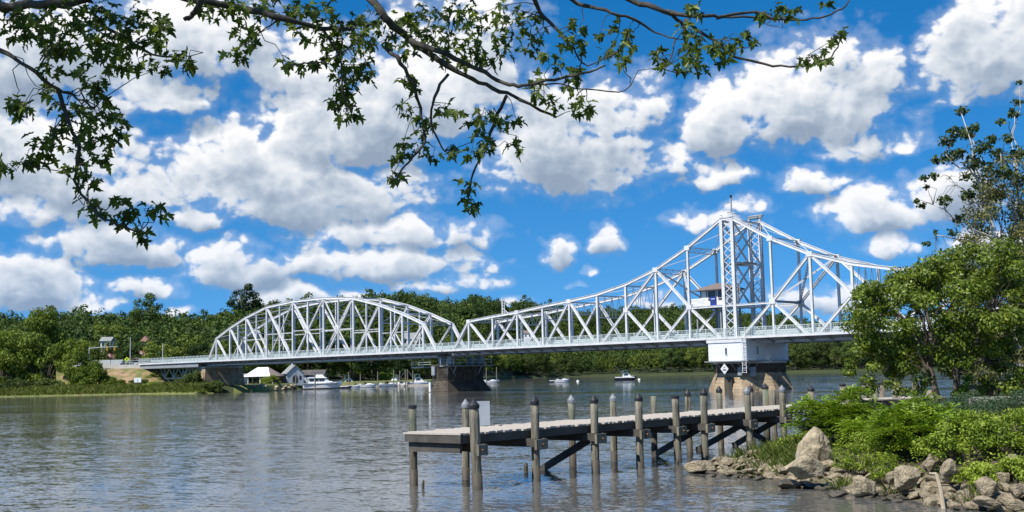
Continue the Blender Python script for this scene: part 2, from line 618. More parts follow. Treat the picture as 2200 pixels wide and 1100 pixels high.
MT['white'] = mat_mix('white_paint', [(.74, .74, .73), (.82, .82, .81)], 1, 3, 0.5)
MT['offwhite'] = mat_mix('grey_white_paint', [(.55, .56, .56), (.66, .67, .66)], 1, 3, 0.5)
MT['faint'] = mat_mix('faded_plastic', [(.30, .33, .36), (.38, .41, .44)], 2, 4, .5)
MT['tinroof'] = mat_mix('white_metal_roof', [(.76, .76, .74), (.84, .84, .83)], .4, 4, 0.45, spots=[((.45, .37, .28), .7, .63, .5, (1, .2, 1))])
MT['shingle'] = mat_mix('grey_shingle', [(.20, .21, .20), (.30, .31, .29)], 1.2, 5, 0.9, bump=.4, bscale=8)
MT['brownroof'] = mat_mix('brown_shingle', [(.14, .11, .095), (.22, .18, .16)], 3, 5, 0.9, bump=.4, bscale=14)
MT['darkroof'] = mat_mix('dark_shingle', [(.07, .065, .06), (.13, .12, .11)], 1, 5, 0.9)
MT['clap'] = mat_mix('grey_blue_clapboard', [(.36, .40, .42), (.44, .48, .50)], 1.2, 3, 0.7)
MT['brown'] = mat_mix('brown_wall', [(.11, .085, .065), (.17, .13, .10)], 1.5, 4, 0.8)
MT['rust'] = mat_mix('rusty_iron', [(.12, .055, .03), (.24, .12, .07)], 4, 5, 0.8)
MT['black'] = mat_mix('black_iron', [(.012, .012, .013), (.03, .03, .03)], 2, 3, 0.6)
MT['yellow'] = mat_mix('signal_yellow', [(.62, .36, .02), (.75, .46, .04)], 2, 2, 0.5)
MT['lime'] = mat_mix('sign_lime', [(.55, .70, .03), (.62, .78, .05)], 2, 2, 0.5)
MT['red'] = mat_mix('flag_red', [(.42, .06, .06), (.60, .12, .12)], 3, 2, 0.7)
MT['redroof'] = mat_mix('faded_red_roof', [(.40, .20, .15), (.55, .30, .22)], 2, 3, 0.8)
MT['straw'] = mat_mix('driftwood', [(.36, .29, .20), (.48, .40, .29)], 4, 4, 0.85, stretch=(1, 1, .2))

MT['wood_far'] = mat_leaf('hill_leaves', (.016, .034, .009), (.048, .086, .018), (.10, .15, .034), .22, .15, .6, .5, .06, isl=.45)
MT['wood_far2'] = mat_leaf('olive_leaves', (.030, .048, .011), (.070, .100, .022), (.125, .160, .04), .22, .15, .6, .5, .06, isl=.45)
MT['willow'] = mat_leaf('pale_bank_leaves', (.085, .125, .016), (.19, .25, .036), (.30, .36, .07), .35, .15, .6, .5, .08, isl=.6)
MT['wood_light'] = mat_leaf('light_leaves', (.060, .095, .014), (.15, .20, .034), (.26, .31, .065), .35, .15, .6, .5, .08)
MT['alder'] = mat_leaf('bank_tree_leaves', (.085, .13, .014), (.24, .315, .042), (.45, .50, .10), .45, .35, .45, .4, .35, (.36, .40, .12))
MT['sumac'] = mat_leaf('bright_shrub_leaves', (.11, .18, .014), (.25, .37, .030), (.40, .52, .07), .35, .3, .45, .4, .6)
MT['weed'] = mat_leaf('weed_leaves', (.095, .15, .014), (.23, .32, .034), (.39, .47, .07), .35, .2, .55, .5, .8)
MT['bluegreen'] = mat_leaf('blue_green_shrub_leaves', (.030, .060, .028), (.065, .115, .055), (.12, .18, .09), .25, .2, .55, .4, .8)
MT['olive'] = mat_leaf('vine_leaves', (.055, .060, .017), (.12, .125, .038), (.22, .22, .08), .25, .2, .6, .4, .4)
MT['planeleaf'] = mat_leaf('plane_tree_leaves', (.022, .038, .010), (.05, .078, .020), (.10, .14, .04), .3, .3, .45, .4, .5)
MT['maple'] = mat_leaf('maple_leaves', (.060, .095, .016), (.15, .21, .036), (.30, .36, .085), .58, .35, .42, .3, .5, (.32, .37, .14))
MT['grass'] = mat_leaf('grass_blades', (.055, .085, .015), (.12, .16, .03), (.22, .24, .06), .3, .15, .6, .5, .8)

# ------------------------------------------------------------------ setting: water and land
def smooth01(x):
    x = np.clip(x, 0, 1)
    return x * x * (3 - 2 * x)


_PH = RNG.uniform(0, 6.28, (40, 3))


def wav(x, y, f, k=0):
    """cheap smooth pseudo noise, about -1..1"""
    s = 0
    for i in range(5):
        a, b, c = _PH[(i + 7 * k) % 40]
        s = s + np.sin(x * f * (0.6 + 0.37 * i) * math.cos(a) + y * f * (0.6 + 0.37 * i) * math.sin(a) + b) / (1 + .3 * i)
    return s / 2.6


def grid_mesh(name, X, Y, Z, mat, parent=None):
    h, w_ = X.shape
    me = bpy.data.meshes.new(name)
    co = np.stack([X, Y, Z], -1).reshape(-1, 3).astype(np.float32)
    me.vertices.add(len(co))
    me.vertices.foreach_set('co', co.reshape(-1))
    i, j = np.meshgrid(np.arange(h - 1), np.arange(w_ - 1), indexing='ij')
    a = (i * w_ + j).reshape(-1)
    q = np.stack([a, a + 1, a + w_ + 1, a + w_], -1).astype(np.int32)
    n = len(q)
    me.loops.add(n * 4)
    me.loops.foreach_set('vertex_index', q.reshape(-1))
    me.polygons.add(n)
    me.polygons.foreach_set('loop_start', np.arange(0, n * 4, 4, dtype=np.int32))
    me.polygons.foreach_set('loop_total', np.full(n, 4, dtype=np.int32))
    me.polygons.foreach_set('use_smooth', np.ones(n, dtype=bool))
    me.update()
    me.validate()
    return obj(name, me, mat, parent)


def water_material():
    m, t, N, out = mat_new('river_water')
    p = N.n('ShaderNodeBsdfPrincipled')
    t.links.new(p.outputs[0], out.inputs[0])
    tc = N.n('ShaderNodeTexCoord').outputs['Object']
    p.inputs['Base Color'].default_value = (.10, .098, .09, 1)
    p.inputs['Roughness'].default_value = 0.04
    p.inputs['IOR'].default_value = 1.333
    p.inputs['Specular IOR Level'].default_value = 0.5
    # wind patches: smoother and rougher water
    patch = N.noise(N.vec('MULTIPLY', tc, (.35, 1.0, 1)), 0.030, 3, 0.5)
    patch = N.maprange(patch, 0.36, 0.60, 0.65, 1.15)
    calm = N.noise(N.vec('MULTIPLY', tc, (.12, 1.0, 1)), 0.05, 2, 0.5)
    calm = N.maprange(calm, 0.52, 0.66, 1.0, 0.40)
    amp = N.math('MULTIPLY', patch, calm)
    rot = N.n('ShaderNodeVectorRotate')
    N.put(rot.inputs[0], tc)
    rot.inputs['Angle'].default_value = 0.35
    v = N.vec('MULTIPLY', rot.outputs[0], (.55, 1.25, 1))
    # slopes of the waves taken straight from noise, so they hold at any distance
    half = (.5, .5, .5)
    big = N.vec('SUBTRACT', N.noise(v, 0.8, 2, 0.5, 0.5, out='Color'), half)
    mid = N.vec('SUBTRACT', N.noise(v, 3.0, 2, 0.55, 0.6, out='Color'), half)
    fine = N.vec('SUBTRACT', N.noise(v, 10.0, 1, 0.5, 0.0, out='Color'), half)
    sl = N.vec('ADD', N.vec('SCALE', big, 0.10), N.vec('ADD', N.vec('SCALE', mid, 0.22), N.vec('SCALE', fine, 0.19)))
    sl = N.vec('SCALE', sl, amp)
    nrm = N.vec('NORMALIZE', N.vec('MULTIPLY_ADD', sl, (1, 1, 0), (0, 0, 1)))
    N.put(p.inputs['Normal'], nrm)
    return m


wm = MB().add([(-2500, -60, 0), (2500, -60, 0), (2500, 5000, 0), (-2500, 5000, 0)], [(0, 1, 2, 3)])
struct(wm.build('river_water', water_material()))


def yhor(px):
    return 802.5 - 0.0208 * (px - 1100)


# far shore: picture column -> distance of the waterline and of the ridge, and height of the ridge line
SHX = [-900, 0, 150, 300, 430, 560, 640, 760, 900, 1000, 1060, 1100, 1180, 1320, 1500, 1800, 2000, 2300, 3200]
SHY = [300, 303, 303, 303, 286, 300, 345, 356, 385, 425, 620, 760, 800, 830, 770, 700, 660, 620, 560]
RDX = [-900, 0, 100, 180, 240, 300, 400, 450, 525, 600, 700, 770, 830, 860, 920, 965, 1010, 1040, 1080, 1130, 1200, 1290, 1360, 1420, 1500, 1600, 1700, 1760, 1850, 2000, 2300, 3200]
RDP = [675, 680, 678, 680, 680, 686, 690, 690, 674, 660, 650, 640, 642, 637, 645, 655, 645, 642, 652, 647, 660, 668, 664, 662, 664, 678, 684, 688, 680, 676, 670, 670]
RDD = [650, 640, 640, 640, 640, 640, 640, 650, 660, 680, 700, 720, 740, 750, 770, 800, 850, 900, 950, 1000, 1060, 1100, 1120, 1120, 1130, 1150, 1200, 1250, 1250, 1200, 1100, 1000]
TREE_H = 15.0


def shore_y(px):
    return np.interp(px, SHX, SHY)


def ridge(px):
    d = np.interp(px, RDX, RDD)
    y = np.interp(px, RDX, RDP)
    return d, EYE + (yhor(px) - y) / FPX * d - TREE_H


def land_h(px, Y):
    """ground height on the far side of the river"""
    ys = shore_y(px)
    d, zr = ridge(px)
    t = np.clip((Y - ys - 4) / 12.0, 0, 1)
    low = -0.8 + smooth01((Y - ys + 6) / 10) * 2.6
    flat = np.where(px < 1055, 70.0, 25.0)
    rise = smooth01((Y - ys - flat) / np.maximum(60, d - ys - flat))
    h = low + rise * np.maximum(zr - 1.8, 2.0)
    X = (px - 1100) / FPX * Y
    h = h + wav(X, Y, .035, 1) * 1.4 * np.clip((Y - ys - 30) / 60, 0, 1)
    return h


_px = np.linspace(-900, 3200, 230)
_fr = np.concatenate([np.linspace(-10, 40, 14), np.linspace(50, 1100, 60)])
_PX, _FR = np.meshgrid(_px, _fr)
_Y = shore_y(_PX) + _FR
_Z = land_h(_PX, _Y)
struct(grid_mesh('far_hills', (_PX - 1100) / FPX * _Y, _Y, _Z, MT['land']))


# near right bank with its rocky point
def in_poly(x, y, poly):
    inside = np.zeros(x.shape, bool)
    n = len(poly)
    for i in range(n):
        x0, y0 = poly[i]
        x1, y1 = poly[(i + 1) % n]
        c = ((y0 > y) != (y1 > y)) & (x < (x1 - x0) * (y - y0) / (y1 - y0 + 1e-12) + x0)
        inside ^= c
    return inside


def dist_poly(x, y, poly):
    d = np.full(x.shape, 1e9)
    n = len(poly)
    for i in range(n):
        x0, y0 = poly[i]
        x1, y1 = poly[(i + 1) % n]
        dx, dy = x1 - x0, y1 - y0
        t = np.clip(((x - x0) * dx + (y - y0) * dy) / (dx * dx + dy * dy), 0, 1)
        d = np.minimum(d, np.hypot(x - x0 - t * dx, y - y0 - t * dy))
    return d


_sh = [(1468, 1006), (1530, 1022), (1640, 1034), (1740, 1050), (1830, 1062), (1900, 1076), (1990, 1088), (2080, 1098), (2200, 1106), (2350, 1118)]
BANK = [tuple(atz(a, b, 0)[:2]) for a, b in _sh]
BANK += [(18.5, 21.0), (40.0, 12.0), (90.0, 10.0), (90.0, 110.0), (60.0, 95.0), (34.0, 66.0), (24.0, 59.0), (17.5, 55.0), (13.2, 50.5), (10.4, 46.3), (8.4, 43.0)]


def bank_h(x, y):
    x, y = np.asarray(x, float), np.asarray(y, float)
    ins = in_poly(x, y, BANK)
    d = dist_poly(x, y, BANK)
    d = np.where(ins, d, -d)
    h = np.where(d < 0, d * .35, 0)
    h = h + smooth01(d / 3.2) * 0.75 + smooth01((d - 2.0) / 5.0) * 0.65
    h = h + wav(x, y, .9, 2) * .10 * np.clip(d, 0, 1) + wav(x, y, .3, 3) * .12 * np.clip(d / 3, 0, 1)
    return h


_x, _y = np.meshgrid(np.linspace(3, 92, 220) ** 1.0, np.linspace(9, 111, 240))
struct(grid_mesh('rocky_bank', _x, _y, bank_h(_x, _y) - .05, MT['soil']))
# the lawn the picture was taken from
_x, _y = np.meshgrid(np.linspace(-60, 60, 60), np.linspace(-60, 16, 40))
struct(grid_mesh('near_lawn', _x, _y, 1.75 - smooth01((_y - 5 + wav(_x, _y, .2, 4)) / 7) * 2.6, MT['grassland']))

# ------------------------------------------------------------------ the bridge
BX, BY, BA = -12.448, 227.795, 0.8001
BU = V(math.cos(BA), -math.sin(BA), 0)
BW = V(math.sin(BA), math.cos(BA), 0)
TW = 8.04                      # distance between the two trusses


def Bp(s, d, z=0.0):
    return V(BX, BY, 0) + BU * s + BW * d + V(0, 0, z)


class Span:
    """a bridge span: local x runs along the bridge, y across it (away from the camera)"""
    def __init__(self, name, label, cat, s0, z0):
        self.s0, self.z0 = s0, z0
        self.root = thing(name, label, cat, Bp(s0, 0, z0), -BA)

    def p(self, s, d, z):
        return V(s - self.s0, d, z - self.z0)

    def mem(self, name, a, b, w, h, style='section', up=(0, 1, 0), mat='paint', parent=None, **kw):
        m = MB()
        A, B_ = self.p(*a), self.p(*b)
        if style == 'beam':
            m.beam(A, B_, w, h, up)
        elif style == 'laced':
            m.laced(A, B_, w, h, up, **kw)
        else:
            m.section(A, B_, w, h, up)
        return m.build(name, MT[mat], parent or self.root, fix=False)

    def railing(self, s0, s1, d=-2.96, z0=8.46, z1=9.82, step=1.85):
        m = MB()
        a, b = s0 - self.s0, s1 - self.s0
        for z in (z0 + .08, z1):
            m.box(a, b, d - .04, d + .04, z - .04 - self.z0, z + .04 - self.z0)
        r = m.build('railing', MT['rail'], self.root, fix=False)
        # woven wire infill: real wires, joined into one part
        w = MB()
        n = int((s1 - s0) / .30)
        for k in range(n):
            x = a + (b - a) * (k + .5) / n
            w.box(x - .028, x + .028, d - .012, d + .012, z0 + .12 - self.z0, z1 - .04 - self.z0)
        for k in range(1, 5):
            z = z0 + (z1 - z0) * k / 5 - self.z0
            w.box(a, b, d - .018, d - .012, z - .018, z + .018)
        o = w.build('wire_infill', MT['mesh'], r, fix=False)
        o['kind'] = 'stuff'
        pm = MB().box(-.06, .06, -.05, .05, z0 - .15 - self.z0, z1 + .10 - self.z0).mesh('railing_post')
        pm.materials.append(MT['rail'])
        n = max(1, int(round((s1 - s0) / step)))
        for k in range(n + 1):
            obj('railing_post', pm, None, r, loc=(a + (b - a) * k / n, d, 0))

    def deck(self, s0, s1, nodes, s_end=None):
        a, b, z0 = s0 - self.s0, s1 - self.s0, self.z0
        MB().box(a, b, .35, TW - .35, 8.32 - z0, 8.58 - z0).build('roadway_slab', MT['asphalt'], self.root, fix=False)
        MB().box(a, b, -2.86, -.35, 8.30 - z0, 8.44 - z0).build('sidewalk_slab', MT['concrete'], self.root, fix=False)
        MB().box(a, b, -3.06, -2.90, 8.12 - z0, 8.46 - z0).build('fascia_beam', MT['paint'], self.root, fix=False)
        for y in (1.6, 3.2, 4.8, 6.4):
            MB().box(a, b, y - .12, y + .12, 7.72 - z0, 8.318 - z0).build('stringer', MT['steel'], self.root, fix=False)
        MB().box(a, b, -1.5, -1.3, 7.80 - z0, 8.296 - z0).build('stringer', MT['steel'], self.root, fix=False)
        fb = MB()
        fb.box(-.16, .16, -.3, TW + .3, 7.30 - z0, 7.36 - z0).box(-.03, .03, -.3, TW + .3, 7.36 - z0, 7.70 - z0)
        fb.prism([(-2.84, 8.02), (-2.84, 8.28), (-.3, 8.28), (-.3, 7.36)], -.04, .04, 'x') if False else None
        br = MB()
        br.add([(-.05, -2.86, 8.06 - z0), (.05, -2.86, 8.06 - z0), (.05, -2.86, 8.29 - z0), (-.05, -2.86, 8.29 - z0),
                (-.05, -.32, 7.36 - z0), (.05, -.32, 7.36 - z0), (.05, -.32, 8.29 - z0), (-.05, -.32, 8.29 - z0)],
               [(0, 3, 2, 1), (4, 5, 6, 7), (0, 1, 5, 4), (1, 2, 6, 5), (2, 3, 7, 6), (3, 0, 4, 7)])
        fm, bm_ = fb.mesh('floor_beam'), br.mesh('sidewalk_bracket')
        fm.materials.append(MT['steel'])
        bm_.materials.append(MT['steel'])
        for s in nodes:
            obj('floor_beam', fm, None, self.root, loc=(s - self.s0, 0, 0))
        mids = []
        for i in range(len(nodes) - 1):
            mids += [nodes[i], (nodes[i] + nodes[i + 1]) / 2]
        for s in mids + [nodes[-1]]:
            obj('sidewalk_bracket', bm_, None, self.root, loc=(s - self.s0, 0, 0))
        # kerb-side guard rails inside both trusses
        for d in (.55, TW - .55):
            for z in (8.95, 9.30):
                m = MB().box(a, b, d - .03, d + .03, z - .11 - z0, z + .11 - z0)
                m.build('guard_rail', MT['rail'], self.root, fix=False)

    def sway(self, s, ztop, depth, laced=True):
        """cross frame between the trusses below the top chords"""
        self.mem('sway_strut', (s, .2, ztop - .1), (s, TW - .2, ztop - .1), .22, .22, up=(1, 0, 0))
        self.mem('sway_strut', (s, .2, ztop - depth), (s, TW - .2, ztop - depth), .16, .14, up=(1, 0, 0))
        m = MB()
        n = 8
        for k in range(n):
            y0, y1 = .2 + (TW - .4) * k / n, .2 + (TW - .4) * (k + 1) / n
            za, zb = (ztop - .2, ztop - depth + .05) if k % 2 == 0 else (ztop - depth + .05, ztop - .2)
            m.beam(self.p(s, y0, za), self.p(s, y1, zb), .08, .05, (1, 0, 0))
        m.beam(self.p(s, TW / 2, ztop), self.p(s, TW / 2, ztop - depth), .10, .08, (1, 0, 0))
        m.build('sway_lacing', MT['paint'], self.root, fix=False)

    def lateral(self, a, b):
        """X bracing between the top chords of one panel"""
        for d0, d1 in ((.2, TW - .2), (TW - .2, .2)):
            self.mem('top_lateral', (a[0], d0, a[1]), (b[0], d1, b[1]), .10, .08, 'beam', (0, 0, 1))


# ---- swing span
ZB = 7.55
sn = [0.0, 5.0, 12.05, 19.0, 25.85, 32.75, 39.6, 46.3, 53.15, 60.0, 67.0]
zt = [8.6, 14.05, 14.65, 15.15, 15.85, 16.45, 17.2, 18.5, 20.6, 23.7, 27.7]
SMID = 68.03
swing = Span('swing_truss_span', 'silvery white swing span with a tall peaked tower in its middle', 'bridge', SMID, 7.2)
sall = sn + [2 * SMID - s for s in sn[::-1]]
zall = zt + zt[::-1]


def swing_truss(d):
    A = swing.mem
    for mir in (0, 1):
        f = (lambda s: 2 * SMID - s) if mir else (lambda s: s)
        P = lambda i, z: (f(sn[i]), d, z)
        A('end_post', P(0, ZB + .5), P(1, zt[1]), .50, .55)
        for i in range(1, 10):
            w = .50 if i < 7 else .46
            A('top_chord', P(i, zt[i]), P(i + 1, zt[i + 1]), w, .52 if i < 7 else .46)
        for i in range(0, 10):
            A('bottom_chord', P(i, ZB), P(i + 1, ZB), .42, .50)
        for i in range(1, 10):
            A('vertical_post', P(i, ZB), P(i, zt[i] - .2), .36, .38 if i < 9 else .32, up=(1, 0, 0))
        for (a, za, b, zb) in ((1, zt[1], 2, ZB), (2, ZB, 3, zt[3]), (3, zt[3], 4, ZB), (4, ZB, 5, zt[5]), (5, zt[5], 6, ZB),
                               (6, ZB, 7, 14.05), (7, 14.05, 8, zt[8]), (7, 14.05, 8, ZB), (8, ZB, 9, 13.8), (9, 13.8, 8, zt[8]), (9, 13.8, 10, ZB)):
            A('diagonal', P(a, za), P(b, zb), .42, .40)
        for (i, z) in ((7, 14.05), (9, 13.8), (8, zt[8]), (1, zt[1]), (3, zt[3]), (5, zt[5]), (9, zt[9])):
            s = f(sn[i])
            g = MB().box(s - swing.s0 - .5, s - swing.s0 + .5, d - .28, d + .28, z - swing.z0 - .42, z - swing.z0 + .36)
            g.build('gusset_plate', MT['paint'], swing.root, fix=False)
    A('bottom_chord', (sn[10], d, ZB), (2 * SMID - sn[10], d, ZB), .42, .50)
    A('top_chord', (sn[10], d, zt[10]), (2 * SMID - sn[10], d, zt[10]), .42, .5)
    # tower columns with lattice between them
    for s in (sn[10], 2 * SMID - sn[10]):
        A('tower_post', (s, d, ZB), (s, d, zt[10]), .50, .55, 'laced', up=(1, 0, 0), t=.08, bar=.09)
        c = MB().lathe([(.30, 0), (.30, .18), (.16, .26), (.16, .42), (.24, .46), (.10, .60)], 8, (s - swing.s0, d, zt[10] - swing.z0 + .22))
        c.build('finial', MT['paint'], swing.root)
    m = MB()
    n = 14
    a, b = sn[10] + .2, 2 * SMID - sn[10] - .2
    for k in range(n):
        z0, z1 = 9.2 + (zt[10] - 9.6) * k / n, 9.2 + (zt[10] - 9.6) * (k + 1) / n
        m.beam(swing.p(a, d, z0), swing.p(b, d, z1), .10, .06, (0, 1, 0))
        m.beam(swing.p(b, d, z0), swing.p(a, d, z1), .10, .06, (0, 1, 0), (0, .07))
    m.build('tower_lattice', MT['paint'], swing.root, fix=False)


swing_truss(0.0)
swing_truss(TW)
swing.deck(.2, 2 * SMID - .2, [s for s in sall])
swing.railing(.2, 2 * SMID - .2)
for mir in (0, 1):
    f = (lambda s: 2 * SMID - s) if mir else (lambda s: s)
    for i in range(2, 8):
        swing.sway(f(sn[i]), zt[i] - .1, 2.3 if i < 6 else 4.0)
    for i in range(1, 10):
        swing.lateral((f(sn[i]), zt[i] + .1), (f(sn[i + 1]), zt[i + 1] + .1))
    swing.mem('portal_strut', (f(sn[1]), .2, zt[1]), (f(sn[1]), TW - .2, zt[1]), .5, .45, 'laced', up=(1, 0, 0))
    swing.mem('portal_strut', (f(sn[8]), .2, zt[8] - .2), (f(sn[8]), TW - .2, zt[8] - .2), .8, .6, 'laced', up=(1, 0, 0))
    swing.mem('portal_strut', (f(sn[9]), .2, zt[9] - .3), (f(sn[9]), TW - .2, zt[9] - .3), .9, .5, 'laced', up=(1, 0, 0), pitch=.7)
    swing.mem('portal_strut', (f(sn[9]), .2, 13.8), (f(sn[9]), TW - .2, 13.8), .34, .4, up=(1, 0, 0), mat='steel')
    mid = (f((sn[8] + sn[9]) / 2), TW / 2, (zt[8] + 13.8) / 2)
    for (s_, d_, z_) in ((f(sn[8]), .2, zt[8]), (f(sn[8]), TW - .2, zt[8]), (f(sn[9]), .2, 13.9), (f(sn[9]), TW - .2, 13.9)):
        swing.mem('portal_brace', (s_, d_, z_), mid, .30, .26, 'laced', up=(0, 0, 1))
# X bracing of the tower across the roadway
for s in (sn[10], 2 * SMID - sn[10]):
    for (z0, z1) in ((13.6, 20.4), (20.6, 27.2)):
        swing.mem('tower_brace', (s, .3, z0), (s, TW - .3, z1), .26, .2, 'laced', up=(1, 0, 0))
        swing.mem('tower_brace', (s, TW - .3, z0), (s, .3, z1), .26, .2, 'laced', up=(1, 0, 0))
    for z in (13.5, 20.5, 27.4):
        swing.mem('tower_strut', (s, .2, z), (s, TW - .2, z), .30, .34, up=(1, 0, 0), mat='paint')
for d in (0.0, TW):
    swing.mem('tower_strut', (sn[9], d, 13.6), (2 * SMID - sn[9], d, 13.6), .30, .3)
# maintenance ladder with cage inside the tower
lm = MB()
for dx in (-.22, .22):
    lm.beam(swing.p(68.0 + dx, 2.6, 13.6), swing.p(68.0 + dx, 2.6, 28.4), .05, .05)
for k in range(48):
    z = 13.8 + k * .3
    lm.beam(swing.p(67.78, 2.6, z), swing.p(68.22, 2.6, z), .03, .03)
lm.build('tower_ladder', MT['paint'], swing.root, fix=False)
lc = MB()
for k in range(10):
    z = 15.5 + k * 1.2
    for i in range(8):
        t0, t1 = math.pi * i / 8, math.pi * (i + 1) / 8
        lc.beam(swing.p(68 + .4 * math.cos(t0), 2.6 - .6 * math.sin(t0), z), swing.p(68 + .4 * math.cos(t1), 2.6 - .6 * math.sin(t1), z), .04, .04)
lc.build('ladder_cage', MT['paint'], swing.root, fix=False)
tp = MB().box(66.2 - SMID, 69.9 - SMID, 1.6, 5.5, 20.56 - 7.2, 20.64 - 7.2)
tp.build('tower_landing', MT['steel'], swing.root)
# machinery and mast on the tower top
mm = MB()
mm.beam(swing.p(68.03, 1.5, 27.9), swing.p(68.03, 1.5, 31.3), .16, .16)
mm.build('mast', MT['steel'], swing.root)
mm = MB().beam(swing.p(68.03, .3, 28.75), swing.p(68.03, 3.6, 28.75), .06, .06).beam(swing.p(67.2, 1.5, 30.5), swing.p(68.03, 1.5, 30.5), .06, .06)
mm.box(67.9 - SMID, 68.16 - SMID, 1.38, 1.62, 31.3 - 7.2, 31.75 - 7.2)
mm.build('mast_arm', MT['black'], swing.root)
mm = MB().box(67.1 - SMID, 69.0 - SMID, TW - .6, TW + .5, 28.35 - 7.2, 28.55 - 7.2).lathe([(.35, 0), (.35, .5), (.2, .6)], 10, (69.2 - SMID, TW, 28.3 - 7.2))
mm.tube([swing.p(66.9, TW, 28.8), swing.p(69.7, TW, 28.8)], .16, 8)
mm.build('tower_machinery', MT['steel'], swing.root)
# aerial masts on the left arm
mm = MB().beam(swing.p(14.9, 0.0, 14.9), swing.p(14.9, 0, 18.2), .22, .22).beam(swing.p(15.5, 0.0, 14.9), swing.p(15.5, 0, 18.2), .10, .10)
mm.beam(swing.p(14.9, 0, 16.2), swing.p(16.8, 0, 14.9), .10, .10)
for k in range(5):
    mm.beam(swing.p(14.9, 0, 15.5 + k * .55), swing.p(15.5, 0, 15.5 + k * .55), .05, .05)
mm.build('aerial_mast', MT['paint'], swing.root)

# ---- fixed camelback span
PC = -52.45
ph = [6.5, 18.3, 28.05, 36.1, 43.1, 47.9]
pz = [21.95, 21.2, 19.1, 16.75, 14.3, 8.2]
fixed = Span('camelback_truss_span', 'white arched through truss span at the left of the long bridge', 'bridge', PC, 7.2)


def fixed_truss(d):
    A = fixed.mem
    nodes = [PC - h for h in ph[::-1]] + [PC + h for h in ph]
    for i in range(11):
        A('bottom_chord', (nodes[i], d, ZB - .25), (nodes[i + 1], d, ZB - .25), .40, .42)
    A('top_chord', (PC - ph[0], d, pz[0]), (PC + ph[0], d, pz[0]), .55, .55)
    for sg in (-1, 1):
        f = lambda h: PC + sg * h
        for i in range(5):
            nm = 'top_chord' if i < 4 else 'end_post'
            A(nm, (f(ph[i]), d, pz[i]), (f(ph[i + 1]), d, pz[i + 1] if i < 4 else ZB + .2), .55, .55)
        for i in range(5):
            A('vertical_post', (f(ph[i]), d, ZB - .2), (f(ph[i]), d, pz[i] - .2), .42, .42, up=(1, 0, 0))
        for i in range(4):
            # main diagonal from the outer top joint to the inner foot
            A('diagonal', (f(ph[i + 1]), d, pz[i + 1]), (f(ph[i]), d, ZB - .1), .44, .40)
            h = (ph[i] + ph[i + 1]) / 2
            zm = (pz[i + 1] + ZB) / 2
            ztop = (pz[i] + pz[i + 1]) / 2
            if i < 3:
                A('sub_post', (f(h), d, ZB - .1), (f(h), d, ztop - .2), .30, .30, up=(1, 0, 0))
                A('sub_diagonal', (f(h), d, zm), (f(ph[i + 1]), d, ZB - .1), .22, .22)
            if i < 2:
                A('middle_strut', (f(ph[i]), d, zm), (f(ph[i + 1]), d, zm), .20, .26)
            if i == 0:
                A('sub_diagonal', (f(h), d, zm), (f(ph[i]), d, pz[i]), .26, .26)
    zc = (pz[0] + ZB) / 2
    A('diagonal', (PC - ph[0], d, pz[0]), (PC + ph[0], d, ZB), .40, .36)
    A('diagonal', (PC + ph[0], d, pz[0]), (PC - ph[0], d, ZB), .40, .34)
    A('middle_strut', (PC - ph[0], d, zc), (PC + ph[0], d, zc), .20, .26)
    A('sub_post', (PC, d, ZB), (PC, d, pz[0] - .2), .30, .30, up=(1, 0, 0))


fixed_truss(0.0)
fixed_truss(TW)
pn = [PC - h for h in ph[::-1]] + [PC + h for h in ph]
fixed.deck(PC - 47.9, PC + 52.4, pn)
fixed.railing(PC - 47.9, PC + 52.5)
for sg in (-1, 1):
    for i in range(5):
        s = PC + sg * ph[i]
        if i < 4:
            fixed.mem('sway_strut', (s, .2, pz[i] + .05), (s, TW - .2, pz[i] + .05), .3, .3, up=(1, 0, 0))
            zl = pz[i] - (4.0 if i < 3 else 2.2)
            fixed.mem('sway_strut', (s, .2, zl), (s, TW - .2, zl), .18, .18, up=(1, 0, 0))
            for a, b in ((.2, TW - .2), (TW - .2, .2)):
                fixed.mem('sway_brace', (s, a, zl), (s, b, pz[i] - .1), .12, .09, 'beam', (1, 0, 0))
        else:
            fixed.mem('portal_strut', (s, .2, pz[i]), (s, TW - .2, pz[i]), .7, .5, 'laced', up=(1, 0, 0))
        if i > 0:
            fixed.lateral((PC + sg * ph[i - 1], pz[i - 1] + .15), (PC + sg * ph[i], pz[i] + .15))
fixed.lateral((PC - ph[0], pz[0] + .15), (PC + ph[0], pz[0] + .15))
# inspection cage hung below the deck beside the pier
cg = MB()
for (s, d) in ((-13.5, 0), (-9.5, 0), (-13.5, 2), (-9.5, 2)):
    cg.beam(fixed.p(s, d, 5.1), fixed.p(s, d, 7.4), .08, .08)
for z in (5.15, 5.7, 6.2):
    cg.beam(fixed.p(-13.5, 0, z), fixed.p(-9.5, 0, z), .08, .08).beam(fixed.p(-13.5, 2, z), fixed.p(-9.5, 2, z), .08, .08)
cg.box(-13.5 - PC, -9.5 - PC, 0, 2, 5.0 - 7.2, 5.1 - 7.2)
cg.build('inspection_cage', MT['rail'], fixed.root)

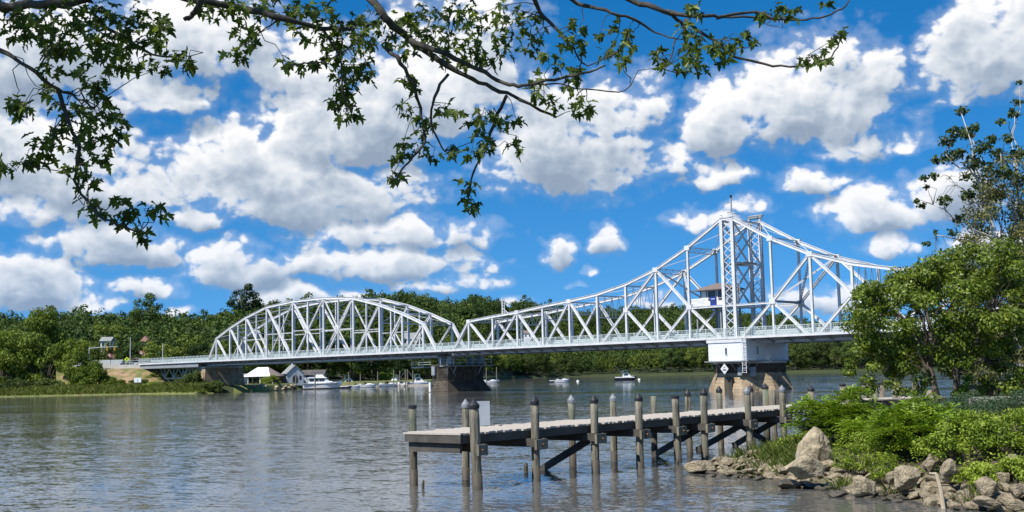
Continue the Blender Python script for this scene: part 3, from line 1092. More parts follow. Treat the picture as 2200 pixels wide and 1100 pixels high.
# ---- short approach span carried by a deck truss
appr = Span('approach_deck_span', 'short grey approach span on a zigzag deck truss by the left abutment', 'bridge', -118.0, 6.0)
a0, a1 = -134.5, -100.5
appr.deck(a0, a1, [a0 + (a1 - a0) * k / 6 for k in range(7)])
appr.railing(a0, a1)
for d in (-2.6, TW + .3):
    MB().box(a0 + 118, a1 + 118, d - .08, d + .08, 6.95 - 6, 8.1 - 6).build('edge_girder', MT['steel'], appr.root)
for d in (0.6, TW - .6):
    t0, t1 = a0 + 6, a1 - 1
    nt = 5
    zb, zt_ = 4.1, 6.9
    appr.mem('top_chord', (a0, d, zt_), (a1, d, zt_), .3, .34, mat='rail')
    xs = [t0 + (t1 - t0) * k / nt for k in range(nt + 1)]
    appr.mem('bottom_chord', ((xs[0] + xs[1]) / 2, d, zb), (xs[-1], d, zb), .3, .30, mat='rail')
    for k in range(nt):
        xm = (xs[k] + xs[k + 1]) / 2
        appr.mem('diagonal', (xs[k], d, zt_), (xm, d, zb), .26, .24, mat='rail')
        appr.mem('diagonal', (xm, d, zb), (xs[k + 1], d, zt_), .26, .24, mat='rail')
        appr.mem('vertical_post', (xm, d, zb), (xm, d, zt_), .2, .2, up=(1, 0, 0), mat='rail')


# ---- piers
def stone_pier(name, label, s, d, outline, levels, cap, rot=-BA, mat='granite'):
    """courses of cut stone, each a part of its own; outline(k) gives the plan at a height"""
    root = thing(name, label, 'bridge pier', Bp(s, d, 0), rot)
    for i in range(len(levels) - 1):
        z0, z1 = levels[i], levels[i + 1]
        m = MB()
        a, b = outline(z0 + .03), outline(z1 - .03)
        aj, bj = outline(z0 + .03, -.05), outline(z1 - .03, -.05)
        n = len(a)
        vs = [(x, y, z0 + .03) for x, y in a] + [(x, y, z1 - .03) for x, y in b]
        vs += [(x, y, z0) for x, y in aj] + [(x, y, z1) for x, y in bj]
        fs = []
        for k in range(n):
            k2 = (k + 1) % n
            fs += [(k, k2, k2 + n, k + n), (k + 2 * n, k2 + 2 * n, k2, k), (k + n, k2 + n, k2 + 3 * n, k + 3 * n)]
        fs.append(tuple(range(3 * n, 4 * n)))
        m.add(vs, fs)
        m.build('stone_course', MT[mat if (mat != 'granite' or z0 < 2.6 or name != 'pivot_pier') else 'shadestone'], root)  # upper pivot courses: shadow below the house is put into the stone colour
    z = levels[-1]
    m = MB()
    a = outline(z, cap)
    m.prism([(x, y) for x, y in a], z, z + .35, 'z')
    m.build('coping', MT['shadestone'] if mat == 'shadestone' else MT['concrete'], root)
    return root


def octo(r, squash=1.0, ph=0.0):
    return [(r * math.cos(math.pi / 8 + ph + k * math.pi / 4), r * squash * math.sin(math.pi / 8 + ph + k * math.pi / 4)) for k in range(8)]


def pivot_outline(z, extra=0.0):
    r = 5.8 if z > 2.6 else 5.8 + (2.6 - z) * .42
    return octo(r + extra)


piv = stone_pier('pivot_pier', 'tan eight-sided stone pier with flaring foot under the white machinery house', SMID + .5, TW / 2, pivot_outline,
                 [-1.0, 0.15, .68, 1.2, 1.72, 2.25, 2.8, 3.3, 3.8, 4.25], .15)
dp = MB().box(-.5, .9, -6.45, -5.8, -.5, 2.2)
dp.build('fender_timber', MT['wetwood'], piv)
for x in (1.9, 3.3):
    MB().box(x, x + .75 + .2 * (x > 3), -6.15 + (x - 1.9) * .9, -5.75 + (x - 1.9) * .9, 2.4 - .2 * (x > 3), 3.7).build('control_box', MT['steel'], piv)


def rest_outline(z, extra=0.0):
    e = extra + (0.0 if z > 2.2 else (2.2 - z) * .55)
    hx, hy = 2.3 + e, 6.2 + e
    c = 1.4
    return [(-hx, -hy + c), (-hx + c, -hy), (hx - c, -hy), (hx, -hy + c), (hx, hy - c), (hx - c, hy), (-hx + c, hy), (-hx, hy - c)]


rest = stone_pier('rest_pier', 'stone pier coloured dark for shade where the arched span and the swing span meet', -1.9, TW / 2 - 1.0, rest_outline,
                  [-1.0, .15, .7, 1.25, 1.8, 2.3, 2.9, 3.5, 4.1, 4.7, 5.2], .12, mat='shadestone')  # shade under the deck is coloured into the stone on every face
for y in (-3.1, 4.9):
    MB().box(-2.0, -1.0, y - .6, y + .6, 5.55, 7.05).build('bearing_block', MT['steel'], rest)
    MB().box(.8, 1.9, y - .6, y + .6, 5.55, 7.25).build('bearing_block', MT['steel'], rest)
rr = MB()
for k in range(9):
    rr.beam((2.55, -7 + k * 1.75, 5.3), (2.55, -7 + k * 1.75, 6.5), .06, .06)
for z in (5.9, 6.5):
    rr.beam((2.55, -7, z), (2.55, 7, z), .06, .06)
rr.box(2.3, 3.4, -7, 7.2, 5.15, 5.25)
for y in (-5.5, -3.5, 3.5):
    rr.beam((3.3, y, 5.15), (2.35, y, 3.6), .1, .1)
rr.build('access_walkway', MT['rail'], rest)
MB().beam((2.6, -4.6, 5.2), (2.62, -3.0, 3.2), .1, .1).build('conduit', MT['steel'], rest)
MB().box(-.6, .4, -6.75, -6.35, 3.4, 5.2).build('control_box', MT['steel'], rest)
MB().box(-.75, -.25, -7.35, -7.05, -.6, 2.0).build('pale_fender', MT['white'], rest)


def abut_outline(z, extra=0.0):
    e = extra + (6.5 - z) * .12
    hx, hy = 1.9 + e, 5.6 + e
    return [(-hx, -hy), (hx, -hy), (hx, hy), (-hx, hy)]


ab = stone_pier('abutment_pier', 'tan stone pier on the bank carrying the left end of the arched span', -100.6, TW / 2, abut_outline,
                [0.0, 1.0, 2.0, 3.0, 4.0, 5.0, 6.0, 6.6], .1)

# ---- machinery house round the pivot
hx0, hx1, hy0, hy1 = -2.45, 4.75, -2.95 - TW / 2, 8.9 - TW / 2
house = thing('machinery_house', 'white boarded machinery house hung round the pivot below the bridge deck', 'house', Bp(SMID, TW / 2, 4.45), -BA)
hz1 = 8.0 - 4.45
MB().box(hx0, hx1, hy0 + .05, hy1, .25, hz1).build('wall', MT['siding'], house)
# vertical boards on the faces one sees
for k in range(24):
    x = hx0 + (hx1 - hx0) * (k + .5) / 24
    MB().box(x - .143, x + .143, hy0 + .012, hy0 + .048, .27, hz1 - .02).build('board', MT['siding'], house, fix=False)
for k in range(38):
    y = hy0 + (hy1 - hy0) * (k + .5) / 38
    MB().box(hx1 + .002, hx1 + .04, y - .145, y + .145, .27, hz1 - .02).build('board', MT['siding'], house, fix=False)
MB().box(hx0 - .5, hx1 + .5, hy0 - .5, hy1 + .3, .1, .245).build('walkway', MT['steel'], house)
MB().box(hx0 - .25, hx1 + .12, hy0 - .12, hy0 + .008, hz1 - .42, hz1 + .05).build('head_beam', MT['paint'], house)
for (x, y, ax) in ((.95, hy0 - .01, 'x'), (hx1, hy0 + 3.0, 'y')):
    m, fmb = MB(), MB()
    if ax == 'x':
        m.box(x - .16, x + .16, y - .012, y + .01, 1.25, 2.25)
        fmb.box(x - .24, x + .24, y - .05, y - .014, 2.26, 2.36).box(x - .24, x + .24, y - .05, y - .014, 1.12, 1.24)
    else:
        m.box(x + .03, x + .052, y - .26, y + .26, 1.25, 2.35)
        fmb.box(x + .04, x + .09, y - .34, y + .34, 2.36, 2.46).box(x + .04, x + .09, y - .34, y + .34, 1.12, 1.24)
    wdw = m.build('window', MT['glass'], house)
    fmb.build('sill', MT['offwhite'], wdw)
for k in range(6):
    x = hx0 + .4 + k * 1.3
    MB().beam((x, hy0 - .4, .1), (x, hy0 + 1.1, -1.2), .09, .09).build('bracket', MT['steel'], house)
for k in range(6):
    y = hy0 + .8 + k * 2.0
    MB().beam((hx1 + .4, y, .1), (hx1 - .9, y, -1.2), .09, .09).build('bracket', MT['steel'], house)
lad = MB()
for x in (hx1 - .55, hx1 + .15):
    lad.beam((x, hy0 - .42, -1.7), (x, hy0 - .42, hz1 + .6), .09, .07)
for k in range(16):
    z = -1.6 + k * .36
    lad.beam((hx1 - .55, hy0 - .42, z), (hx1 + .15, hy0 - .42, z), .06, .06)
for k in range(8):
    z = -1.0 + k * .65
    lad.beam((hx1 - .55, hy0 - .42, z), (hx1 - .2, hy0 - .85, z), .05, .05).beam((hx1 + .15, hy0 - .42, z), (hx1 - .2, hy0 - .85, z), .05, .05)
lad.build('ladder', MT['paint'], house)
dm = MB()
dm.prism([(0, -.85), (.75, 0), (0, .85), (-.75, 0)], hy0 - .56, hy0 - .52, 'y')
dia = dm.build('diamond_sign', MT['offwhite'], house)
dia.location = (.9, 0, -1.0)
for (z, w) in ((-1.05, .30), (-1.25, .30), (-.72, .16)):
    MB().box(.0 - w, .0 + w, hy0 - .575, hy0 - .562, z - .05, z + .05).build('lettering', MT['black'], dia).location = (0, 0, 1.0)

# ---- control cabin up on the swing span
cz = 13.75
cab = thing('control_cabin', 'grey operator cabin with brown hipped roof perched beside the bridge tower', 'cabin', Bp(63.6, 3.3, cz), -BA)
MB().box(-4.1, 3.4, -2.9, 3.1, 0, .12).build('platform', MT['steel'], cab)
MB().box(-4.1, 3.4, -3.0, -2.86, -.32, .12).build('platform_edge', MT['steel'], cab)
cw = MB().box(-2.7, 2.7, -1.5, 2.2, .12, 2.75)
cw.build('wall', MT['white'], cab)
for (x0, x1) in ((-.95, .25), (1.0, 2.0)):
    wd = MB().box(x0, x1, -1.54, -1.505, 1.15, 2.45).build('window', MT['glass'], cab)
    MB().box(x0 - .1, x1 + .1, -1.58, -1.542, 1.03, 1.14).box(x0 - .1, x1 + .1, -1.58, -1.542, 2.46, 2.57).box(x0 - .1, x0, -1.58, -1.542, 1.14, 2.46).box(x1, x1 + .1, -1.58, -1.542, 1.14, 2.46).build('frame', MT['brown'], wd)
wd = MB().box(-2.74, -2.705, -.6, 1.2, 1.15, 2.45).build('window', MT['glass'], cab)
for x in (-2.55, -1.35, .55, 2.45):
    MB().box(x - .06, x + .06, -1.56, -1.505, .2, 2.72).build('corner_board', MT['brown'], cab)
rf = MB().add([(-3.5, -2.4, 2.70), (3.5, -2.4, 2.70), (3.5, 3.1, 2.70), (-3.5, 3.1, 2.70), (-3.5, -2.4, 2.82), (3.5, -2.4, 2.82), (3.5, 3.1, 2.82), (-3.5, 3.1, 2.82),
               (-.9, .35, 3.95), (.9, .35, 3.95)],
              [(0, 3, 2, 1), (0, 1, 5, 4), (1, 2, 6, 5), (2, 3, 7, 6), (3, 0, 4, 7), (4, 5, 9, 8), (5, 6, 9), (6, 7, 8, 9), (7, 4, 8)])
roof = rf.build('roof', MT['brownroof'], cab)
MB().tube([(-1.9, -.6, 3.1), (-1.9, -.6, 3.7)], .05, 6).build('vent_pipe', MT['black'], roof)
rl = MB()
for k in range(7):
    rl.beam((-4.0 + k * 1.2, -2.88, .12), (-4.0 + k * 1.2, -2.88, 1.25), .06, .06)
for z in (.7, 1.25):
    rl.beam((-4.0, -2.88, z), (3.3, -2.88, z), .06, .06)
rl.build('platform_rail', MT['paint'], cab)
nb = MB().box(-3.65, -.2, -2.99, -2.93, -.25, 1.35).build('notice_board', MT['white'], cab)
_r = random.Random(3)
for k, (x0, x1) in enumerate(((-3.3, -.55), (-3.55, -.35), (-2.9, -.9), (-3.35, -.6), (-3.0, -.95), (-2.5, -1.2))):
    x = x0
    m = MB()
    while x < x1:
        w_ = _r.uniform(.10, .34)
        m.box(x, min(x + w_, x1), -3.0, -2.992, 1.10 - k * .22, 1.19 - k * .22)
        x += w_ + .09
    m.build('lettering', MT['steel'], nb)
bp = MB().box(.35, 1.55, -3.0, -2.93, .1, 1.45).build('blue_panel', MT['bluepanel'], cab)
em = MB().lathe([(.40, 0), (.40, .012)], 16)
e = em.build('emblem', MT['canvas'], bp)
e.location = (.95, -3.002, .70)
e.rotation_euler = (math.pi / 2, 0, 0)
MB().box(.6, 1.3, -3.012, -3.002, 1.08, 1.2).build('lettering', MT['offwhite'], bp)
for (x, y) in ((-2.5, -2.7), (2.2, -2.7), (-2.5, 2.7), (2.2, 2.7)):
    MB().box(x - .12, x + .12, y - .12, y + .12, 8.6 - cz, -.0).build('leg', MT['steel'], cab)

# ------------------------------------------------------------------ foliage
def rand_dirs(n, rng):
    v = rng.normal(size=(n, 3))
    return v / np.linalg.norm(v, axis=1, keepdims=True)


def leaf_quads(pos, nrm, size, rng, aspect=.62, axis=None, jitter=.5):
    """leaf-shaped (diamond) faces at pos, facing about nrm, lying along axis"""
    n = len(pos)
    nn = nrm + rng.normal(size=(n, 3)) * jitter
    nn /= np.linalg.norm(nn, axis=1, keepdims=True) + 1e-9
    t = rng.normal(size=(n, 3)) if axis is None else axis + rng.normal(size=(n, 3)) * .45
    t = t - (t * nn).sum(1, keepdims=True) * nn
    t /= np.linalg.norm(t, axis=1, keepdims=True) + 1e-9
    b = np.cross(nn, t)
    L = (size * rng.uniform(.65, 1.3, n))[:, None] if np.ndim(size) == 0 else (size * rng.uniform(.7, 1.25, n))[:, None]
    w = L * aspect
    return np.stack([pos - t * L * .5, pos + b * w * .5 - t * L * .05 + nn * L * .06, pos + t * L * .5, pos - b * w * .5 - t * L * .05 + nn * L * .06], 1)


def clumps_to_leaves(C, R, per, size, rng, up=.25, fill=.55, aspect=.62, droop=None, jitter=.55, flat=.8):
    """C centres, R radii of leaf clumps -> quads spread through the clumps, denser near their skins"""
    out = []
    for c, r in zip(C, R):
        k = max(3, int(per * (r / np.mean(R)) ** 2))
        d = rand_dirs(k, rng)
        d[:, 2] = d[:, 2] * flat + up * rng.random(k)
        rad = r * (fill + (1 - fill) * rng.random(k) ** .6)
        p = c + d * rad[:, None] * np.array([1, 1, .85])
        ax = None if droop is None else d * .6 + np.array([0, 0, -droop])
        out.append(leaf_quads(p, d, size, rng, aspect, ax, jitter))
    return np.concatenate(out)


def crown_clumps(rng, n, rx, ry, rz, zc, rmin, rmax, lower=-.55, shell=.62):
    """clump centres spread over an uneven crown"""
    C, R = [], []
    lob = rng.normal(size=(6, 3))
    while len(C) < n:
        d = rand_dirs(1, rng)[0]
        if d[2] < lower:
            continue
        k = 1 + .16 * math.sin(3 * d[0] + lob[0, 0]) + .14 * math.sin(4 * d[1] + lob[1, 1]) + .10 * math.sin(5 * d[2] + lob[2, 0])
        q = shell + (1 - shell) * rng.random() ** .5
        C.append([d[0] * rx * q * k, d[1] * ry * q * k, zc + d[2] * rz * q * k])
        R.append(rng.uniform(rmin, rmax))
    return np.array(C), np.array(R)


def trunk_mesh(name, h, r, rng, limbs=5, spread=3.0, mat='bark', top=.55):
    m = MB()
    lean = rng.normal(size=2) * .03 * h
    pts = [V(0, 0, -.6), V(0, 0, h * .12), V(lean[0] * .4, lean[1] * .4, h * .35), V(lean[0], lean[1], h * top)]
    m.tube(pts, [r * 1.35, r, r * .8, r * .5], 7)
    for k in range(limbs):
        a = 2 * math.pi * (k + rng.random() * .6) / limbs
        z0 = h * rng.uniform(.28, top * .95)
        p0 = V(lean[0] * .6, lean[1] * .6, z0)
        s = spread * rng.uniform(.6, 1.0)
        p1 = p0 + V(math.cos(a) * s * .55, math.sin(a) * s * .55, h * .12)
        p2 = p0 + V(math.cos(a) * s, math.sin(a) * s, h * .28)
        m.tube([p0, p1, p2], [r * .4, r * .28, r * .12], 5)
    return m.mesh(name, smooth=True)


# prototypes of the wood beyond the river
PROTO = []
for k in range(9):
    rng = np.random.default_rng(100 + k)
    tall = [1.0, 1.12, .9, 1.05, .95, 1.2, 1.0, .85, 1.1][k]
    H = 15.5 * tall
    rx = rng.uniform(4.6, 6.0)
    C, R = crown_clumps(rng, 46, rx, rx * rng.uniform(.9, 1.1), H * .40, H * .58, 1.35, 2.4, lower=-.85)
    Q = clumps_to_leaves(C, R, 95, .72, rng, up=.35, fill=.7, jitter=.33)
    mt = [MT['wood_far'], MT['wood_far'], MT['wood_far2'], MT['wood_far'], MT['wood_far2'], MT['wood_far'], MT['wood_light'], MT['wood_far'], MT['wood_far2']][k]
    cm = quads_mesh('crown', Q, mt)
    tm = trunk_mesh('trunk', H, .26, rng)
    tm.materials.append(MT['bark'])
    PROTO.append((cm, tm, Q, H, mt))


def far_tree(px, Y, k, sc, label, group, dz=0.0, sz=1.0, z=None):
    X = (px - 1100) / FPX * Y
    if z is None:
        z = float(land_h(np.array(px, float), np.array(Y, float))) + dz
    cm, tm, Q, H, mt = PROTO[k]
    r = thing('broadleaf_tree', label, 'tree', (X, Y, z - .2), random.uniform(0, 6.28), group)
    r.scale = (sc, sc, sc * sz)
    obj('trunk', tm, None, r)
    obj('crown', cm, None, r)
    return r


# trees one can tell apart
far_tree(312, 560, 5, 1.28, 'dark round-headed tree standing clear above the wooded ridge at the left', None, 3.5)
far_tree(527, 600, 5, 1.32, 'big dark tree rising over the ridge just left of the arched truss', None, 5.0)
far_tree(1010, 690, 1, 1.30, 'tall dark tree on the ridge above the joint of the two bridge spans', None, 4.0)
far_tree(1048, 760, 3, 1.25, 'tree crowning the ridge right behind the short aerial mast', None, 4.0)
far_tree(240, 470, 6, 1.1, 'yellowish green tree high in the dark wood at the left', None, 2.0)

_rng = np.random.default_rng(5)
cand = []
px = -40.0
# shore rows first, then the slopes up to the ridge
for px0, px1 in ((-40, 470), (470, 1062), (1062, 2260)):
    for row in range(26):
        ymid = (px0 + px1) / 2
        ys = float(shore_y(ymid))
        start = {-40: 46, 470: 62, 1062: 9}[px0]
        dd = start + row * (13.0 if px0 < 1000 else 16.0)
        p = px0 + _rng.uniform(0, 20)
        while p < px1:
            ys = float(shore_y(p))
            d, zr = ridge(p)
            Y = ys + dd + _rng.uniform(-5, 5)
            if Y < d + 25:
                cand.append((row, p, Y))
            p += FPX / Y * _rng.uniform(7.0, 10.5)
# keep a clearing for the road and the landing at the left bank
cand = [c for c in cand if not (c[1] < 470 and c[2] < 372)]
cand.sort(key=lambda c: (c[0] > 5, c[2]))
REST = []
nreal = 0
for (row, p, Y) in cand:
    k = int(_rng.integers(0, 9))
    sc = _rng.uniform(.78, 1.12)
    if p > 1062 and row < 2:
        k = int(_rng.choice([0, 2, 4, 6, 6, 8]))
    if nreal < 290:
        nreal += 1
        hi = 'low in' if row < 2 else ('half way up' if row < 4 else 'higher up in')
        if p < 200:
            lab = 'leafy tree ' + hi + ' the wood behind the light green trees at the left edge'
        elif p < 330:
            lab = 'leafy tree ' + hi + ' the wood behind the traffic signal and flags'
        elif p < 470:
            lab = 'leafy tree ' + hi + ' the wood above the zigzag deck truss'
        elif p < 620:
            lab = 'leafy tree ' + hi + ' the wood behind the left third of the arched truss'
        elif p < 780:
            lab = 'leafy tree ' + hi + ' the wood behind the crown of the arched truss'
        elif p < 945:
            lab = 'leafy tree ' + hi + ' the wood behind the right third of the arched truss'
        elif p < 1062:
            lab = 'leafy tree ' + hi + ' the wood behind the rest pier'
        elif p < 1250:
            lab = 'leafy tree ' + hi + ' the far shore wood between rest pier and moored open boat'
        elif p < 1420:
            lab = 'leafy tree ' + hi + ' the far shore wood behind the moored fishing boat'
        elif p < 1560:
            lab = 'leafy tree ' + hi + ' the far shore wood just left of the pivot pier'
        elif p < 1820:
            lab = 'leafy tree ' + hi + ' the far shore wood just right of the pivot pier'
        else:
            lab = 'leafy tree ' + hi + ' the far shore wood behind the twin-trunked bank tree'
        gr = 'trees of the woods beyond the river'
        far_tree(p, Y, k, sc, lab, gr)
    else:
        REST.append((p, Y, k, sc))
# the rest of the wood, too far to tell one from another
parts = {}
for (p, Y, k, sc) in REST:
    cm, tm, Q, H, mt = PROTO[k]
    sel = Q[_rng.permutation(len(Q))[:520]].astype(np.float32)
    cen = sel.mean(1, keepdims=True)
    sel = cen + (sel - cen) * 2.0
    a = _rng.uniform(0, 6.28)
    ca, sa = math.cos(a), math.sin(a)
    rot = np.array([[ca, -sa, 0], [sa, ca, 0], [0, 0, 1]], np.float32)
    z = float(land_h(np.array(p), np.array(Y)))
    parts.setdefault(mt.name, []).append((sel @ rot.T) * sc + np.array([(p - 1100) / FPX * Y, Y, z - .2], np.float32))
wood = None
for nm, lst in parts.items():
    me = quads_mesh('distant_wood', np.concatenate(lst), bpy.data.materials[nm])
    if wood is None:
        wood = tag(obj('distant_wood', me), 'far wooded ridge behind the bridge where single trees blur together', 'wood', kind='stuff')
    else:
        obj('crowns', me, None, wood)['kind'] = 'stuff'


# ------------------------------------------------------------------ left bank
def shrub_mesh(seed, n, rx, ry, rz, rmin, rmax, per, size, mat, droop=None, aspect=.6, lower=-.15, fill=.5, shell=.5):
    rng = np.random.default_rng(seed)
    C, R = crown_clumps(rng, n, rx, ry, rz, rz * .35, rmin, rmax, lower=lower, shell=shell)
    Q = clumps_to_leaves(C, R, per, size, rng, up=.35, fill=fill, droop=droop, aspect=aspect)
    Q[:, :, 2] = np.maximum(Q[:, :, 2], -.25)
    return quads_mesh('foliage', Q, mat), C


def stems_mesh(C, seed, r=.04, n=14):
    rng = np.random.default_rng(seed)
    m = MB()
    for i in rng.permutation(len(C))[:n]:
        c = Vector(C[i])
        b = V(c.x * .12, c.y * .12, -.3)
        m.tube([b, b.lerp(c, .5) + V(0, 0, c.z * .12), c], [r, r * .7, r * .3], 5)
    me = m.mesh('stems', smooth=True)
    me.materials.append(MT['bark'])
    return me


def bush(name, label, cat, loc, me, stems, sc=(1, 1, 1), rz=0.0, group=None):
    r = thing(name, label, cat, loc, rz, group)
    r.scale = sc
    obj('foliage', me, None, r)
    obj('stems', stems, None, r)
    return r


def ground_at(px, Y):
    return float(land_h(np.array(float(px)), np.array(float(Y))))


# embankment under the road
_px = np.linspace(120, 470, 60)
_yy = np.linspace(296, 352, 40)
_P, _Yg = np.meshgrid(_px, _yy)
_top = 6.3 * smooth01((_Yg - 309) / 14.0)
_side = smooth01((400 - _P) / 90)
_Zg = np.maximum(land_h(_P, _Yg), -.3) * .4 + _top * _side + .25 + wav((_P - 1100) / FPX * _Yg, _Yg, .8, 5) * .12
struct(grid_mesh('embankment', (_P - 1100) / FPX * _Yg, _Yg, _Zg - .25 * (_Zg < .5), MT['bankdirt']))
_px = np.linspace(-60, 470, 60)
_yy = np.linspace(285, 312, 14)
_P, _Yg = np.meshgrid(_px, _yy)
_shl = shore_y(_P)
_Zg = land_h(_P, _Yg) + .12
struct(grid_mesh('river_meadow', (_P - 1100) / FPX * _Yg, _Yg, _Zg, MT['grassland']))

big1, C1 = shrub_mesh(201, 60, 6.2, 5.5, 9.5, 1.3, 2.3, 150, .62, MT['willow'], lower=-.5, shell=.6)
st1 = stems_mesh(C1, 1, .16, 18)
big2, C2 = shrub_mesh(202, 42, 4.2, 3.8, 4.6, .9, 1.6, 140, .5, MT['willow'], lower=-.4, shell=.55)
st2 = stems_mesh(C2, 2, .09, 14)
dark2, C3 = shrub_mesh(203, 40, 3.6, 3.2, 3.0, .8, 1.4, 150, .45, MT['wood_far2'], lower=-.3, shell=.55)
st3 = stems_mesh(C3, 3, .08, 14)


def pos(px, Y, z=None):
    return ((px - 1100) / FPX * Y, Y, ground_at(px, Y) if z is None else z)


bush('bank_tree', 'large light green tree at the left edge on the far bank', 'tree', pos(92, 322, .6), big1, st1, (1.25, 1, 1.72))
bush('bank_tree', 'light green tree cut by the left picture edge beside the largest bank tree', 'tree', pos(5, 320, .6), big1, st1, (1.0, 1, 1.25), 2.0)
bush('bank_tree', 'light green tree on the left bank between the largest tree and the concrete wall', 'tree', pos(165, 318, .6), big1, st1, (.9, .9, 1.05), 4.0)
bush('bank_shrub', 'rounded light green shrub in front of the concrete road wall', 'shrub', pos(196, 312, .6), big2, st2, (1.25, 1, 1.3), .5)
bush('bank_shrub', 'dark green shrub at the waterside left edge under the bank trees', 'shrub', pos(35, 309, .5), dark2, st3, (1.2, 1, 1.1), .5)
bush('bank_shrub', 'dark green shrub at the waterside below the largest bank tree', 'shrub', pos(110, 310, .5), dark2, st3, (1.2, 1, 1.05), 2.5)
bush('bank_shrub', 'low dark green shrub just left of the white sign on the bank', 'shrub', pos(262, 309, .5), dark2, st3, (.75, .8, .62), 1.2)
bush('bank_shrub', 'low light green shrub right of the white sign on the bank', 'shrub', pos(335, 306, .5), big2, st2, (.85, .8, .42), 2.2)
bush('bank_shrub', 'dark green shrub at the foot of the zigzag deck truss', 'shrub', pos(385, 301, .4), dark2, st3, (1.0, .8, .75), 3.3)
bush('bank_shrub', 'small leafy tree growing up against the abutment pier', 'shrub', pos(416, 296, .4), dark2, st3, (.7, .7, 1.35), 4.1)
bush('bank_shrub', 'dark green shrub on the shore right in front of the abutment pier', 'shrub', pos(452, 289, .2), dark2, st3, (1.0, .8, .72), 5.2)
bush('bank_shrub', 'round bush on the marina shore beside the white roofed shelter', 'shrub', pos(578, 322, 1.2), big2, st2, (.55, .55, .5), 5.2)
for (p_, Y_, z_, sx_, sz_, m_, lab) in ((228, 318, 3.4, .5, .32, 'd', 'low dark scrub on the dirt slope under the left corbel of the road wall'), (262, 320, 4.2, .5, .28, 'l', 'low light scrub on the dirt slope under the middle corbel of the road wall'),
                                  (300, 314, 2.4, .7, .4, 'd', 'dark scrub on the dirt slope behind the white bank sign'), (325, 318, 3.4, .5, .35, 'l', 'light scrub on the slope below the right end of the road wall'),
                                  (240, 311, 1.4, .8, .5, 'l', 'light green scrub at the foot of the dirt slope'), (350, 309, 1.2, .8, .5, 'd', 'dark green scrub at the foot of the slope before the deck truss')):
    bush('bank_shrub', lab, 'shrub', pos(p_, Y_, z_), big2 if m_ == 'l' else dark2, st2 if m_ == 'l' else st3, (sx_, sx_, sz_), p_)
bush('hedge', 'clipped green hedge on the marina lawn behind the masts', 'hedge', pos(828, 425, 1.8), big2, st2, (1.0, .5, .55), 0)

# meadow grass along the left bank
def blades(P, h, rng, w=.05, lean=.35):
    n = len(P)
    a = rng.uniform(0, 6.28, n)
    t = np.stack([np.cos(a), np.sin(a), np.zeros(n)], 1)
    hh = (h * rng.uniform(.5, 1.3, n))[:, None]
    ln = rng.normal(size=(n, 2)) * lean
    tip = P + np.concatenate([ln * hh, hh], 1)
    mid = P + np.concatenate([ln * hh * .35, hh * .55], 1)
    ww = (w * rng.uniform(.7, 1.4, n))[:, None]
    return np.stack([P - t * ww, P + t * ww, mid + t * ww * .6, tip], 1)


_rng = np.random.default_rng(12)
gp = []
for k in range(22000):
    p = _rng.uniform(-20, 470)
    Y = float(shore_y(p)) + _rng.uniform(-2.0, 12)
    gp.append(((p - 1100) / FPX * Y, Y, 0.0))
gp = np.array(gp)
gp[:, 2] = land_h(1100 + FPX * gp[:, 0] / gp[:, 1], gp[:, 1]) + .1
tag(obj('bank_grass', quads_mesh('bank_grass', blades(np.array(gp), .95, _rng, .10, .5), MT['grass'])), 'rough grass strip along the far left waterline', 'grass', kind='stuff')

# rocks at the abutment and the marina shore
def rock_mesh(seed, sub=2, rough=.28, flat=.7):
    rng = np.random.default_rng(seed)
    bm = bmesh.new()
    bmesh.ops.create_icosphere(bm, subdivisions=sub, radius=1.0)
    dirs = rand_dirs(11, rng)
    cut = rng.uniform(.45, .85, 11)
    for v in bm.verts:
        c = np.array(v.co)
        for d, q in zip(dirs, cut):       # broken flat faces
            s = c @ d
            if s > q:
                c = c - d * (s - q) * .93
        c = c * (1 + rough * .25 * math.sin(5 * c[0] + seed) * math.cos(4 * c[1] + 2 * seed))
        v.co = (c[0], c[1], c[2] * flat)
    me = bpy.data.meshes.new('rock')
    bm.to_mesh(me)
    bm.free()
    return me


ROCKS = []
for k in range(7):
    me = rock_mesh(300 + k, 2, .3, [.55, .7, .5, .8, .45, .62, .7][k])
    me.materials.append(MT['rock'])
    ROCKS.append(me)
_rng = np.random.default_rng(14)
for k in range(26):
    p = 525 + k * 4.4 + _rng.uniform(-2, 2)
    Y = float(np.interp(p, [520, 560, 640], [297, 302, 338])) + _rng.uniform(0, 5)
    o = obj('riprap_rock', ROCKS[k % 7], None, None, loc=pos(p, Y, _rng.uniform(.1, 1.5)), rot=(_rng.uniform(-.4, .4), _rng.uniform(-.4, .4), _rng.uniform(0, 6)), scale=[_rng.uniform(.6, 1.2)] * 3)
    tag(o, 'pale riprap stone of the heap on the marina shore left of the big cruiser', 'rock', 'riprap on the marina shore')
for k in range(16):
    p = 345 + k * 7.8 + _rng.uniform(-2, 2)
    Y = float(shore_y(p)) + _rng.uniform(-1.0, 1.5)
    o = obj('riprap_rock', ROCKS[k % 7], None, None, loc=pos(p, Y, _rng.uniform(.0, .3)), rot=(0, 0, _rng.uniform(0, 6)), scale=[_rng.uniform(.45, .95)] * 3)
    tag(o, 'pale stone at the waterline below the abutment pier and deck truss', 'rock', 'stones below the abutment')

